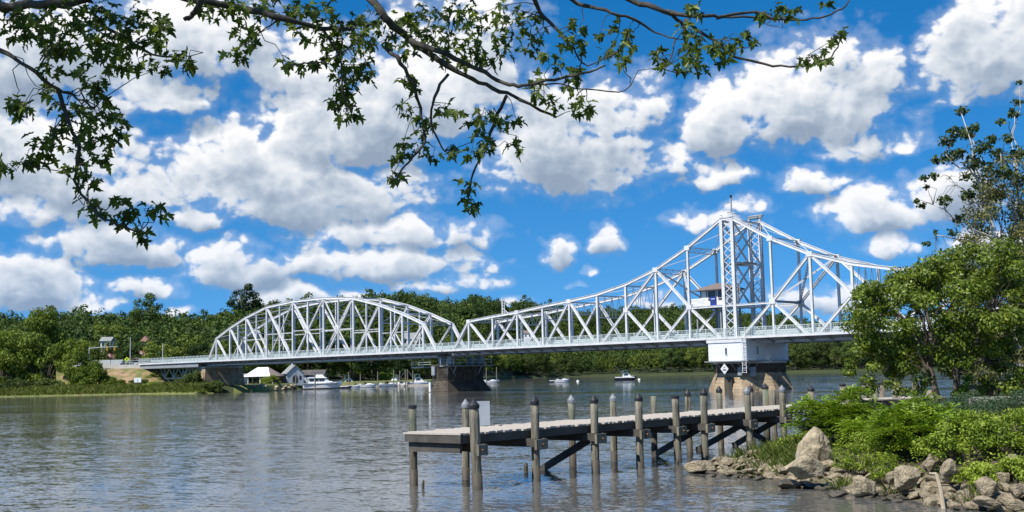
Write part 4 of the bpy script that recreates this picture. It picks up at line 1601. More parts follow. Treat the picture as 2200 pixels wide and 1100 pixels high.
# concrete road wall with corbels
wy = 325.0
x0, x1 = (196 - 1100) / FPX * wy, (318 - 1100) / FPX * wy
rw = thing('road_wall', 'pale concrete retaining wall with corbels leading to the left bridge end', 'wall', (x0, wy, 0))
Lw = x1 - x0
MB().box(0, Lw, .6, 1.2, 3.0, 6.9).build('wall', MT['concrete'], rw)
MB().box(0, Lw, -.2, 1.2, 6.905, 8.35).build('parapet', MT['concrete'], rw)
for x in (5.0, 9.6, 14.2):
    MB().prism([(-.35, 6.9), (.35, 6.9), (.18, 5.5), (-.18, 5.5)], -.15, .595, 'y').build('corbel', MT['steel'], rw).location = (x, 0, 0)
MB().box(Lw - .1, Lw + 1.3, -.5, 1.0, 3.0, 8.6).build('end_pillar', MT['concrete'], rw)
for k in range(9):
    MB().box(k * 1.9 + .2, k * 1.9 + .3, .3, .4, 8.35, 9.5).build('rail_post', MT['rail'], rw)
MB().box(0, Lw, .3, .38, 9.4, 9.5).box(0, Lw, .3, .38, 8.85, 8.95).build('rail', MT['rail'], rw)

# street things by the left bridge end
ts = thing('traffic_signal', 'grey mast arm with two yellow traffic signals over the bridge approach', 'traffic signal', pos(190, 345, 8.0))
MB().tube([(0, 0, 0), (0, 0, 6.4)], [.16, .11], 8).build('pole', MT['rail'], ts)
MB().tube([(0, 0, 5.9), (4.5, 0, 6.2), (8.9, 0, 6.3)], [.10, .08, .05], 8).build('arm', MT['rail'], ts)
for x in (5.6, 7.9):
    h = MB().box(x - .22, x + .22, -.2, .2, 5.0, 6.15).build('signal_head', MT['yellow'], ts)
    for z in (5.2, 5.57, 5.94):
        MB().lathe([(.13, 0), (.13, .04)], 10).build('lens', MT['black'], h).matrix_local = Matrix.Translation((x, -.2, z)) @ Matrix.Rotation(math.pi / 2, 4, 'X')
for (px_, top, lab) in ((278, 725, 'tall slender pale pole between the traffic signal and the bridge railing'), (347.5, 738, 'slender pale pole standing behind the approach railing')):
    b = pos(px_, 345, 7.8)
    P_ = thing('lamp_pole', lab, 'pole', b)
    hh = EYE + (yhor(px_) - top) / FPX * 345 - b[2]
    MB().tube([(0, 0, 0), (0, 0, hh)], [.14, .08], 8).build('shaft', MT['offwhite'], P_)
    MB().lathe([(.22, 0), (.22, .25), (.16, .3)], 8).build('base', MT['steel'], P_)
for (px_, py_, lab) in ((166, 769, 'small drooping red and white flag nearest the left bank trees'), (236, 763, 'drooping red and white flag on a black post below the traffic signals'), (303, 757, 'waving red and white flag on a black post by the brown gabled kiosk')):
    b = pos(px_, 332, 7.8)
    fl = thing('flag', lab, 'flag', b)
    zt_f = EYE + (yhor(px_) - py_) / FPX * 332 - b[2]
    MB().tube([(0, 0, 0), (0, 0, zt_f + .8)], .07, 6).build('post', MT['black'], fl)
    for k in range(5):
        m = MB()
        n = 6
        vs, fs = [], []
        for i in range(n + 1):
            x = -.7 + 1.6 * i / n
            y = .12 * math.sin(i * 1.4)
            z = zt_f + .5 - .2 * k - .05 * i * (k % 2) - .08 * i
            vs += [(x, y, z), (x, y, z - .19)]
            if i:
                fs.append((2 * i - 2, 2 * i, 2 * i + 1, 2 * i - 1))
        m.add(vs, fs).build('stripe', MT['red'] if k % 2 == 0 else MT['white'], fl, fix=False)
kb = thing('kiosk', 'small kiosk with a brown gabled roof behind the bridge approach', 'kiosk', pos(292, 352, 7.2))
MB().box(-2.2, 2.2, -1.5, 1.5, 0, 2.0).build('wall', MT['offwhite'], kb)
MB().prism([(-2.9, 1.9), (0, 3.7), (2.9, 1.9), (2.7, 1.7), (0, 3.3), (-2.7, 1.7)], -2.0, 2.0, 'y').build('roof', MT['brown'], kb)
MB().prism([(-2.1, 2.0), (0, 3.25), (2.1, 2.0)], -1.5, -1.4, 'y').build('gable', MT['darkroof'], kb)
for x in (-1.3, .2):
    MB().box(x, x + 1.0, -1.53, -1.502, .9, 1.7).build('window', MT['glass'], kb)
sg = thing('warning_sign', 'bright yellow-green diamond road sign on the bridge approach', 'sign', pos(271, 338, 7.8))
MB().tube([(0, .05, 0), (0, .05, 3.0)], .04, 6).build('post', MT['rail'], sg)
MB().prism([(0, 1.5), (.8, 2.3), (0, 3.1), (-.8, 2.3)], -.02, .02, 'y').build('panel', MT['lime'], sg)
MB().prism([(-.12, 1.9), (.12, 1.9), (.2, 2.5), (0, 2.75), (-.2, 2.5)], -.032, -.022, 'y').build('figure', MT['black'], sg)
wsn = thing('channel_sign', 'white board sign on two posts in the grass of the left bank', 'sign', pos(295, 306, 1.2))
for x in (-.7, .7):
    MB().box(x - .06, x + .06, -.05, .05, 0, 3.3).build('post', MT['postwood'], wsn)
bdn = MB().box(-.95, .95, -.10, -.052, 1.95, 3.2).build('board', MT['white'], wsn)
MB().prism([(-.28, 2.3), (.28, 2.3), (.2, 2.42), (-.2, 2.42)], -.112, -.102, 'y').prism([(-.05, 2.42), (.05, 2.42), (.0, 2.95)], -.112, -.102, 'y').build('boat_symbol', MT['bluepanel'], bdn)
lb = thing('low_building', 'long low grey building behind the bridge approach', 'building', pos(200, 362, 6.0))
MB().box(-7, 8, 0, 6, 0, 2.6).build('wall', MT['offwhite'], lb)
MB().prism([(-.6, 2.5), (3.0, 4.6), (6.6, 2.5)], -7.5, 8.5, 'x').build('roof', MT['shingle'], lb)
for x in (-5, -2, 1, 4):
    MB().box(x, x + 1.2, -.04, -.002, 1.0, 2.1).build('window', MT['glass'], lb)
_gp = np.linspace(60, 330, 20)
_gy = np.linspace(326, 366, 8)
_P, _Yg = np.meshgrid(_gp, _gy)
struct(grid_mesh('approach_road', (_P - 1100) / FPX * _Yg, _Yg, np.full(_P.shape, 7.75), MT['asphalt']))


def house_thing(label, px_, py_, Y, w, d, h, rh, wall, roof, name='house', cat='house', gable='x', z=None):
    base = EYE + (yhor(px_) - py_) / FPX * Y if z is None else z
    hroot = thing(name, label, cat, ((px_ - 1100) / FPX * Y, Y, base))
    MB().box(-w / 2, w / 2, -d / 2, d / 2, -2.5, h).build('wall', MT[wall], hroot)
    if gable == 'x':
        rf_ = MB().prism([(-d / 2 - .4, h - .1), (0, h + rh), (d / 2 + .4, h - .1)], -w / 2 - .4, w / 2 + .4, 'x')
    else:
        rf_ = MB().prism([(-w / 2 - .4, h - .1), (0, h + rh), (w / 2 + .4, h - .1)], -d / 2 - .4, d / 2 + .4, 'y')
    rf_.build('roof', MT[roof], hroot)
    n = max(2, int(w / 2.4))
    for k in range(n):
        x = -w / 2 + w * (k + .5) / n
        for z0 in ([.8] if h < 4 else [.8, 3.4]):
            wd_ = MB().box(x - .45, x + .45, -d / 2 - .05, -d / 2 - .004, z0, z0 + 1.3).build('window', MT['glass'], hroot)
            MB().box(x - .55, x + .55, -d / 2 - .09, -d / 2 - .052, z0 - .12, z0).build('sill', MT['white'], wd_)
    return hroot


house_thing('white house glimpsed among the trees of the left slope', 229, 741, 392, 3.4, 4, 2.6, 1.4, 'white', 'shingle', z=15.2)
house_thing('small house with a faded red roof high in the left wood', 312, 736, 395, 2.6, 3, 1.4, 1.9, 'offwhite', 'redroof', gable='y', z=16.0)
house_thing('white house with a grey roof seen through the right end of the arched truss', 882, 758, 520, 8.5, 7, 5.4, 3.0, 'white', 'shingle', z=15.0)
house_thing('cream house with a brown roof seen through the arched truss', 836, 765, 512, 6.5, 6, 3.6, 2.6, 'offwhite', 'brownroof', gable='y', z=13.0)
house_thing('small pale house between the trees seen through the swing span', 1130, 722, 720, 5.0, 5, 3, 2, 'white', 'brownroof', z=26.0)

# ------------------------------------------------------------------ marina
by = 338.0
pv = thing('boat_shelter', 'open sided shelter with a bright white metal roof on the marina shore', 'shelter', pos(561, by, 2.0))
for (x, y) in ((-3.6, -3), (0, -3), (3.8, -3), (-3.6, 3), (3.8, 3)):
    MB().box(x - .12, x + .12, y - .12, y + .12, 0, 2.4).build('post', MT['offwhite'], pv)
MB().add([(-5.0, -3.6, 2.2), (3.2, -3.6, 2.2), (1.8, 0, 4.9), (-1.4, 0, 4.9), (-5.0, 3.6, 2.2), (3.2, 3.6, 2.2), (-5.0, -3.6, 2.1), (3.2, -3.6, 2.1), (-5, 3.6, 2.1), (3.2, 3.6, 2.1)],
         [(0, 1, 2, 3), (4, 3, 2, 5), (0, 3, 4), (6, 8, 9, 7), (0, 6, 7, 1), (4, 5, 9, 8), (0, 4, 8, 6), (1, 7, 9, 5), (1, 5, 2)]).build('roof', MT['tinroof'], pv)
MB().add([(3.25, -3.6, 2.25), (6.2, -2.6, 2.2), (2.0, 0.0, 4.86), (6.2, 3, 2.2), (3.25, 3.6, 2.25), (3.25, -3.6, 2.1), (6.2, -2.6, 2.05), (6.2, 3, 2.05), (3.25, 3.6, 2.1)],
         [(0, 1, 2), (1, 3, 2), (3, 4, 2), (5, 8, 7, 6), (0, 5, 6, 1), (1, 6, 7, 3), (3, 7, 8, 4)]).build('side_roof', MT['brownroof'], pv)
MB().box(-1.6, 4.6, .5, 2.6, 0, 2.0).build('back_wall', MT['brown'], pv)
gh = thing('boat_house', 'grey-blue gabled boathouse with a dark arched door at the marina', 'house', pos(626, 345, 2.0), .42)
MB().box(-2.6, 2.6, -3.4, 3.4, -.8, 2.9).build('wall', MT['clap'], gh)
MB().prism([(-2.55, 2.9), (0, 5.2), (2.55, 2.9)], -3.38, 3.38, 'y').build('gable', MT['clap'], gh)
MB().add([(-3.0, -3.7, 2.65), (0, -3.7, 5.45), (3.0, -3.7, 2.65), (-3.0, 3.7, 2.65), (0, 3.7, 5.45), (3.0, 3.7, 2.65), (-2.85, -3.7, 2.5), (0, -3.7, 5.25), (2.85, -3.7, 2.5), (-2.85, 3.7, 2.5), (0, 3.7, 5.25), (2.85, 3.7, 2.5)],
         [(0, 1, 4, 3), (1, 2, 5, 4), (6, 9, 10, 7), (7, 10, 11, 8), (0, 6, 7, 1), (1, 7, 8, 2), (3, 4, 10, 9), (4, 5, 11, 10), (0, 3, 9, 6), (2, 8, 11, 5)]).build('roof', MT['shingle'], gh)
MB().prism([(-.8, 0), (.8, 0), (.8, 1.7), (.45, 2.2), (0, 2.4), (-.45, 2.2), (-.8, 1.7)], -3.46, -3.405, 'y').build('door', MT['glass'], gh)
MB().lathe([(.3, 0), (.3, .5), (.05, .8)], 8).build('cupola', MT['offwhite'], gh).location = (0, .5, 5.3)
MB().box(-6.4, -2.62, -2.6, 2.2, -.8, 2.3).build('side_wing', MT['brown'], gh)
MB().prism([(-6.8, 2.1), (-2.63, 2.8), (-2.63, 2.95), (-6.8, 2.25)], -3.0, 2.6, 'y').build('wing_roof', MT['shingle'], gh)
MB().box(1.3, 1.9, -3.45, -3.405, .9, 2.1).build('window', MT['glass'], gh)
house_thing('low dark-roofed shed right of the grey-blue boathouse', 672, 818, 352, 6.6, 5, 2.0, 1.5, 'clap', 'darkroof', name='shed', cat='shed', z=2.4)
house_thing('small grey shed at the left end of the marina under the arched span', 512, 818, 345, 4.2, 4, 1.4, .9, 'offwhite', 'shingle', name='shed', cat='shed', z=2.8)


def hull(L, Bm, H, sheer=.25, transom=.85, nsec=10, draft=.25):
    """planing hull: bow at +x"""
    m = MB()
    rings = []
    for i in range(nsec + 1):
        t = i / nsec
        x = -L / 2 + L * t
        w = Bm / 2 * (transom + (1 - transom) * min(1, t * 2.2)) * (1 - max(0, (t - .55) / .45) ** 2.0)
        w = max(w, .02)
        zs = H + sheer * max(0, t - .3) ** 2 * 2
        zk = -draft * (1 - max(0, (t - .75) / .25) ** 2) + (zs * .55) * max(0, (t - .8) / .2) ** 2
        ch = zk + (zs - zk) * .30
        rings.append([(x, -w, zs), (x, -w * .86, ch), (x, 0, zk), (x, w * .86, ch), (x, w, zs)])
    vs = [p for r in rings for p in r]
    fs = []
    for i in range(nsec):
        for k in range(4):
            a = i * 5 + k
            fs.append((a, a + 1, a + 6, a + 5))
        fs.append((i * 5 + 4, i * 5, i * 5 + 5, i * 5 + 9))
    fs.append((0, 1, 2, 3, 4))
    fs.append(tuple(nsec * 5 + k for k in range(4, -1, -1)))
    return m.add(vs, fs)


def frustum(m, x0, x1, y0, y1, z0, X0, X1, Y0, Y1, z1):
    return m.add([(x0, y0, z0), (x1, y0, z0), (x1, y1, z0), (x0, y1, z0), (X0, Y0, z1), (X1, Y0, z1), (X1, Y1, z1), (X0, Y1, z1)],
                 [(0, 3, 2, 1), (4, 5, 6, 7), (0, 1, 5, 4), (1, 2, 6, 5), (2, 3, 7, 6), (3, 0, 4, 7)])


def boat(label, px_, Y, L, kind, rz=0.0, hullmat='boat', cat='boat'):
    r = thing({'cruiser': 'cabin_cruiser', 'runabout': 'motor_boat', 'fisher': 'fishing_boat', 'dinghy': 'dinghy'}[kind], label, cat, pos(px_, Y, .02), rz)
    if kind == 'cruiser':
        hull(L, 3.7, 1.75, .7).build('hull', MT[hullmat], r)
        MB().box(-L / 2 - .02, L * .42, -1.88, 1.88, 1.50, 1.60).build('rub_rail', MT['navy'], r)
        frustum(MB(), -L * .36, L * .22, -1.5, 1.5, 1.76, -L * .34, L * .10, -1.35, 1.35, 3.3).build('cabin', MT['boat'], r)
        for (xa, xb) in ((-L * .33, -L * .22), (-L * .20, -L * .10), (-L * .08, L * .05)):
            MB().box(xa, xb, -1.52, -1.42, 2.35, 3.05).build('window', MT['glass'], r)
        frustum(MB(), L * .0, L * .36, -1.3, 1.3, 1.78, L * .0, L * .22, -1.0, 1.0, 2.3).build('fore_cabin', MT['boat'], r)
        for k in range(3):
            MB().box(L * .06 + k * .55, L * .06 + k * .55 + .42, -1.30, -1.2, 1.9, 2.15).build('porthole', MT['glass'], r)
        frustum(MB(), -L * .40, L * .12, -1.7, 1.7, 3.31, -L * .38, L * .08, -1.6, 1.6, 3.48).build('flybridge_deck', MT['boat'], r)
        frustum(MB(), -L * .20, L * .06, -1.2, 1.2, 3.49, -L * .16, L * .0, -1.0, 1.0, 4.3).build('flybridge', MT['boat'], r)
        MB().box(-L * .22, L * .02, -1.1, 1.1, 4.85, 4.95).build('canopy', MT['canvas'], r)
        for (x, y) in ((-L * .2, -1), (-L * .2, 1), (L * .0, -1), (L * .0, 1)):
            MB().beam((x, y, 4.2), (x, y, 4.86), .05, .05).build('canopy_pole', MT['rail'], r)
        rl_ = MB()
        for k in range(6):
            x = L * .12 + k * L * .065
            rl_.beam((x, -1.5 + k * .22, 1.8), (x, -1.5 + k * .22, 2.6), .03, .03)
        rl_.build('bow_rail', MT['rail'], r)
    elif kind == 'fisher':
        hull(L, 2.9, 1.0, .6).build('hull', MT[hullmat], r)
        frustum(MB(), -L * .49, L * .40, -1.42, 1.42, 1.01, -L * .49, L * .36, -1.42, 1.42, 1.35).build('topsides', MT['boat'], r)
        frustum(MB(), -L * .12, L * .26, -1.1, 1.1, 1.36, -L * .10, L * .10, -.95, .95, 2.7).build('wheelhouse', MT['boat'], r)
        MB().box(-L * .08, L * .10, -1.12, -.98, 1.85, 2.45).build('window', MT['glass'], r)
        MB().box(-L * .16, L * .14, -1.15, 1.15, 2.71, 2.85).build('roof', MT['teal'], r)
        MB().box(-L * .14, L * .08, -1.0, 1.0, 3.75, 3.85).build('canopy', MT['teal'], r)
        for (x, y) in ((-L * .12, -.9), (-L * .12, .9), (L * .06, -.9), (L * .06, .9)):
            MB().beam((x, y, 2.8), (x, y, 3.76), .05, .05).build('canopy_pole', MT['rail'], r)
        for sg_ in (-1, 1):
            MB().tube([(-L * .05, sg_ * 1.1, 1.5), (-L * .42, sg_ * 2.0, 5.2)], [.04, .02], 5).build('outrigger', MT['steel'], r)
        MB().tube([(-L * .5, 0, .2), (-L * .5, 0, 1.4)], .18, 6).build('outboard', MT['black'], r)
        MB().tube([(L * .2, -.9, 1.4), (L * .40, 0, 1.9), (L * .2, .9, 1.4)], .03, 5).build('bow_rail', MT['rail'], r)
    elif kind == 'runabout':
        hull(L, 2.3, .85, .45).build('hull', MT[hullmat], r)
        frustum(MB(), -L * .05, L * .38, -.95, .95, .86, L * .0, L * .20, -.7, .7, 1.25).build('deck', MT['boat'], r)
        frustum(MB(), -L * .08, L * .06, -.85, .85, 1.0, -L * .10, -L * .04, -.75, .75, 1.75).build('windshield', MT['glass'], r)
        MB().box(-L * .35, -L * .22, -.8, .8, .80, 1.2).build('seat', MT['offwhite'], r)
        MB().box(-L * .52, -L * .46, -.25, .25, .2, 1.35).build('outboard', MT['black'], r)
    else:
        hull(L, 1.6, .45, .3, transom=.9).build('hull', MT[hullmat], r)
        MB().tube([(-L * .45, -.65, .5), (L * .2, -.68, .55), (L * .44, 0, .75), (L * .2, .68, .55), (-L * .45, .65, .5)], .17, 8).build('gunwale_tube', MT['offwhite'], r)
        MB().box(-L * .1, L * .05, -.6, .6, .45, .55).build('thwart', MT['brown'], r)
        MB().box(-L * .54, -L * .46, -.2, .2, .1, 1.0).build('outboard', MT['black'], r)
    return r


boat('large white cabin cruiser with a dark blue canopy at the left end of the marina', 690, 333, 11.4, 'cruiser', .12)
boat('white flybridge boat moored behind the bow of the large cruiser', 744, 362, 8.0, 'fisher', .3)
boat('small black and white boat with outboard moored at the tip of the large cruiser', 737, 340, 4.2, 'dinghy', .2, 'navy')
boat('white motor boat second to the right of the large cruiser', 783, 356, 6.8, 'runabout', .15)
boat('white motor boat with its bow against a piling in the middle of the marina', 829, 366, 7.2, 'runabout', .5)
boat('white motor boat beside the twin pilings of the marina', 858, 372, 6.0, 'runabout', 2.7)
boat('long white sport boat right of the twin pilings', 893, 374, 7.8, 'fisher', .2)
boat('dark hulled motor boat near the rest pier in the marina', 925, 384, 6.0, 'runabout', .1, 'navy')
boat('white motor boat tied up closest to the rest pier on its left', 948, 392, 5.0, 'runabout', .3)
boat('white cuddy boat with dark windshield behind the second motor boat', 806, 372, 6.0, 'runabout', 2.9)
boat('white flybridge boat behind the pile row before the hedge', 846, 384, 7.0, 'fisher', 2.9)
boat('white runabout at the far side of the floating dock left of the twin piles', 818, 385, 6.2, 'runabout', 3.0)
boat('small grey inflatable between the large cruiser and the second motor boat', 758, 349, 3.6, 'dinghy', .3)
boat('white open boat at the far side of the floating dock right of the twin piles', 908, 396, 6.4, 'runabout', 3.0)
boat('white skiff lying on the marina lawn before the boathouse', 607, 333, 3.6, 'dinghy', .2)
boat('white boat peeping out on the right of the rest pier', 1048, 430, 7.0, 'runabout', .1)
boat('black and white inflatable moored out on the river left of its pale twin', 1186, 402, 4.4, 'dinghy', .1, 'navy')
boat('small white open boat moored out on the river', 1201, 398, 5.2, 'runabout', .1)
boat('dark hulled fishing boat with teal canopy moored in mid river', 1337, 415, 8.2, 'fisher', .05, 'navy')
boat('small white boat under the truss beside the abutment pier', 468, 322, 5.0, 'runabout', .1)
for (px_, Y, lab) in ((1235, 396, 'white mooring buoy right of the small open boat'), (1366, 412, 'white mooring buoy near the bow of the fishing boat'), (1804, 430, 'white mooring buoy on the open water right of the pivot pier')):
    b_ = thing('mooring_buoy', lab, 'buoy', pos(px_, Y, 0))
    MB().lathe([(.05, -.3), (.45, -.1), (.5, .2), (.35, .55), (.08, .65)], 10).build('float', MT['white'], b_, smooth=True)
    MB().tube([(0, 0, .6), (0, 0, .85)], .05, 6).build('ring', MT['steel'], b_)
PILE = ['at the stern of the large white cruiser', 'standing before the cabin of the large white cruiser', 'just off the bow of the large white cruiser', 'left of the second motor boat in the marina',
        'between the second and third motor boats of the marina', 'before the clipped hedge, leftmost of a close row', 'before the clipped hedge, second of a close row', 'left one of the twin pair in the marina',
        'right one of the twin pair in the marina', 'just right of the twin pair in the marina', 'closest to the rest pier on its left', 'close to the rest pier on its right', 'rightmost of all, beyond the rest pier']
for k, (px_, py_, Y) in enumerate(((633, 800, 338), (674, 802, 328), (746, 799, 350), (771, 803, 356), (808, 798, 352), (842, 794, 358), (855, 796, 362), (867, 793, 360), (871.5, 793, 361), (883, 796, 370), (938, 796, 392), (1040, 790, 425), (1062, 789, 428))):
    top = EYE + (yhor(px_) - py_) / FPX * Y
    o = MB().tube([(0, 0, -1), (0, 0, top)], [.20, .16], 7).build('mooring_pile', MT['postwood'])
    o.location = pos(px_, Y, 0)
    tag(o, 'tall grey mooring pile ' + PILE[k], 'piling', 'mooring piles of the marina')
fd = thing('floating_dock', 'low wooden floating dock the marina boats are tied to', 'dock', pos(800, 368, .3))
MB().box(-22, 26, -.8, .8, -.3, .25).build('float', MT['deckwood'], fd)
for x in (-14, -6, 2, 10, 18):
    MB().box(x - .5, x + .5, -7, -.802, -.3, .2).build('finger', MT['deckwood'], fd)
_px = np.linspace(500, 1062, 70)
_fr = np.linspace(-3, 62, 24)
_P, _Fr = np.meshgrid(_px, _fr)
_Yg = shore_y(_P) + _Fr
struct(grid_mesh('marina_lawn', (_P - 1100) / FPX * _Yg, _Yg, np.maximum(land_h(_P, _Yg), -.6) + .12 * (_Fr > 0), MT['grassland']))

# ------------------------------------------------------------------ wooden dock
DN, DV, DE = V(-1.40, 33.70, 0), V(.658, .753, 0), V(-.753, .658, 0)
DROT = math.atan2(.753, .658)
dock = thing('fishing_dock', 'long weathered plank dock on capped pilings running back from the open water', 'dock', DN, DROT)


def dloc(p):
    q = p - DN
    return V(q.dot(DV), q.dot(DE), p.z)


def dock_px(px, y, z):
    """distance along the dock of the point seen in picture column px on the line y, z"""
    best, bx = 1e9, 0
    for i in range(0, 2700):
        x = -1 + i * .01
        P = DN + DV * x + DE * y
        dd = V(P.x, P.y, z - EYE)
        f = dd.dot(_f)
        xx, uu = dd.x / f * FPX, -dd.dot(_u0) / f * FPX
        c = CX + xx * math.cos(ROLL) + uu * math.sin(ROLL)
        if abs(c - px) < best:
            best, bx = abs(c - px), x
    return bx


DECKZ = 1.68
_rng = np.random.default_rng(21)
plank_me = []
for k in range(5):
    w = .066 + .003 * k
    m = MB().box(-w, w, -.03 - .035 * (k % 3), 2.36 + .03 * (k % 2), -.055, 0)
    me = m.mesh('plank')
    me.materials.append(MT['deckwood'])
    plank_me.append(me)
x = -.36
while x < 19.75:
    o = obj('plank', plank_me[int(_rng.integers(0, 5))], None, dock, loc=(x, _rng.uniform(-.06, .05), DECKZ + _rng.uniform(-.014, .012)), rot=(_rng.uniform(-.008, .008), _rng.uniform(-.03, .03), _rng.uniform(-.006, .006)))
    x += .150
# stringers and cross timbers
for (y, nm) in ((.02, 'edge_stringer'), (.8, 'stringer'), (1.6, 'stringer'), (2.26, 'edge_stringer')):
    for a, b in ((-.3, 2.8), (2.83, 8.6), (8.63, 13.0), (13.03, 19.7)):
        MB().box(a, b, y - .06, y + .06, DECKZ - .31, DECKZ - .06).build(nm, MT['beamwood'], dock)
MB().box(-.42, -.32, -.04, 2.36, DECKZ - .30, DECKZ - .055).build('end_board', MT['beamwood'], dock)
NEAR = [0.0, 2.82, 5.95, 8.58, 10.96, 12.97, 16.3, 19.3]
for x in NEAR:
    for s in (-.22, .22):
        if x == 0 and s < 0:
            continue
        MB().box(x + s - .05, x + s + .05, -.42, 2.75, DECKZ - .58, DECKZ - .315).build('cross_timber', MT['beamwood'], dock)
    MB().box(x - .16 * (x > 0) - .14, x + .26, -.52, -.43, DECKZ - .66, DECKZ - .34).build('timber_end', MT['postwood'], dock)
    MB().tube([(x - .0, -.53, DECKZ - .50), (x, -.60, DECKZ - .50)], .035, 6).build('bolt', MT['rust'], dock)
MB().box(-.30, -.2, .1, 2.3, DECKZ - .60, DECKZ - .32).build('cross_timber', MT['beamwood'], dock)


def piling(x, y, top, r=.15, cap='cone', lean=(0, 0), grey=False, base=-.9):
    root = dock
    rng = np.random.default_rng(int(abs(x * 100 + y * 17)) + 3)
    prof = []
    n = 12
    pts, rad = [], []
    for k in range(9):
        t = k / 8
        pts.append(V(x + lean[0] * (1 - t) + rng.uniform(-.008, .008), y + lean[1] * (1 - t), base + (top - base) * t))
        rad.append(r * (1.05 - .06 * t + rng.uniform(-.05, .05)))
    p = MB().tube(pts, rad, n).build('piling', MT['postwood'], root, smooth=True)
    # dark wet foot up to the tide line
    zt_ = .42 + rng.uniform(-.05, .1)
    t = (zt_ - base) / (top - base)
    MB().tube([V(x + lean[0], y + lean[1], base), V(x + lean[0] * (1 - t), y + lean[1] * (1 - t), zt_)], [r * 1.09, r * 1.075], n).build('wet_foot', MT['wetwood'], p, smooth=True)
    if cap == 'cone':
        MB().lathe([(r * 1.12, -.10), (r * 1.16, 0.0), (r * 1.10, .02), (.012, .19)], 12, (x, y, top)).build('cap', MT['capgrey'] if grey else MT['cap'], p)
    elif cap == 'flat':
        MB().lathe([(r * 1.12, -.06), (r * 1.14, .03), (r * .9, .05)], 12, (x, y, top)).build('cap', MT['cap'], p)
    return p


tops = [2.50, 2.52, 2.46, 2.45, 2.43, 2.52, 2.50, 2.50]
for i, x in enumerate(NEAR):
    piling(x, -.22, tops[i], .15 if i == 0 else .132, 'cone' if i not in (4,) else 'flat', ((.14, .05, -.06, .03, .07, -.04, .05, .0)[i], (.0, .04, -.03, .05, .0, .04, -.04, 0)[i]), grey=i in (6, 7))
for (pxx, z, cap, g) in ((880, 2.45, 'flat', 0), (1000, 2.42, 'cone', 1), (1227, 2.40, 'cone', 1), (1317, 2.38, 'cone', 1), (1403, 2.38, 'none', 0), (1477, 2.42, 'cone', 0),
                         (1545, 2.50, 'cone', 0), (1612, 2.48, 'cone', 0), (1660, 2.38, 'none', 0)):
    xx = dock_px(pxx, 2.55, z)
    piling(xx, 2.55 if pxx != 880 else 2.42, z, .125, cap, (_rng.uniform(-.06, .06), 0), grey=bool(g))
# sway braces under the deck, across from the near to the far pilings
for (A, B_) in (((5.95, .05, 1.12), (6.3, 2.45, .02)), ((12.97, .05, 1.15), (13.3, 2.45, .02)), ((19.15, .05, .02), (19.45, 2.45, 1.2)), ((19.3, .05, 1.2), (19.6, 2.45, .02)), ((16.3, .05, 1.15), (16.6, 2.45, .02))):
    MB().beam(V(*A), V(*B_), .09, .24).build('sway_brace', MT['beamwood'], dock)
# pale board leaning on a far piling near the dock head
x = dock_px(1033, 2.3, DECKZ)
bd = thing('blank_sign', 'blank pale plastic sign sheet standing at the far edge of the dock head', 'sign', DN + DV * x + DE * 2.3 + V(0, 0, DECKZ), DROT - .75)
MB().box(-.31, .31, -.012, .012, .03, .84).build('panel', MT['faint'], bd)
for xx in (-.2, .2):
    MB().box(xx - .02, xx + .02, .013, .04, 0, .7).build('stake', MT['postwood'], bd)

# gangway from the dock to the bank
gw = thing('gangway', 'short plank gangway with barred edge joining the dock to the shrubby bank', 'gangway', DN + DV * 19.8 + DE * .2, DROT - .18)
x = .08
while x < 6.4:
    obj('plank', plank_me[int(_rng.integers(0, 5))], None, gw, loc=(x, 0, DECKZ + .02 + _rng.uniform(-.008, .008)), scale=(1, .95, 1))
    x += .15
for y in (.05, 2.2):
    MB().box(0, 6.5, y - .05, y + .05, DECKZ - .42, DECKZ - .34).box(0, 6.5, y - .05, y + .05, DECKZ - .09, DECKZ - .035).build('edge_beam', MT['beamwood'], gw)
    for k in range(18):
        MB().box(.1 + k * .36, .16 + k * .36, y - .04, y + .04, DECKZ - .338, DECKZ - .092).build('bar', MT['postwood'], gw)
for (x, y, z) in ((2.0, -.2, 2.45), (4.8, -.2, 2.4), (2.2, 2.5, 2.55)):
    p_ = MB().tube([(x, y, -.8), (x, y, z)], [.15, .14], 12).build('piling', MT['postwood'], gw, smooth=True)
    MB().lathe([(.16, -.08), (.165, 0), (.012, .18)], 12, (x, y, z)).build('cap', MT['cap'], p_)

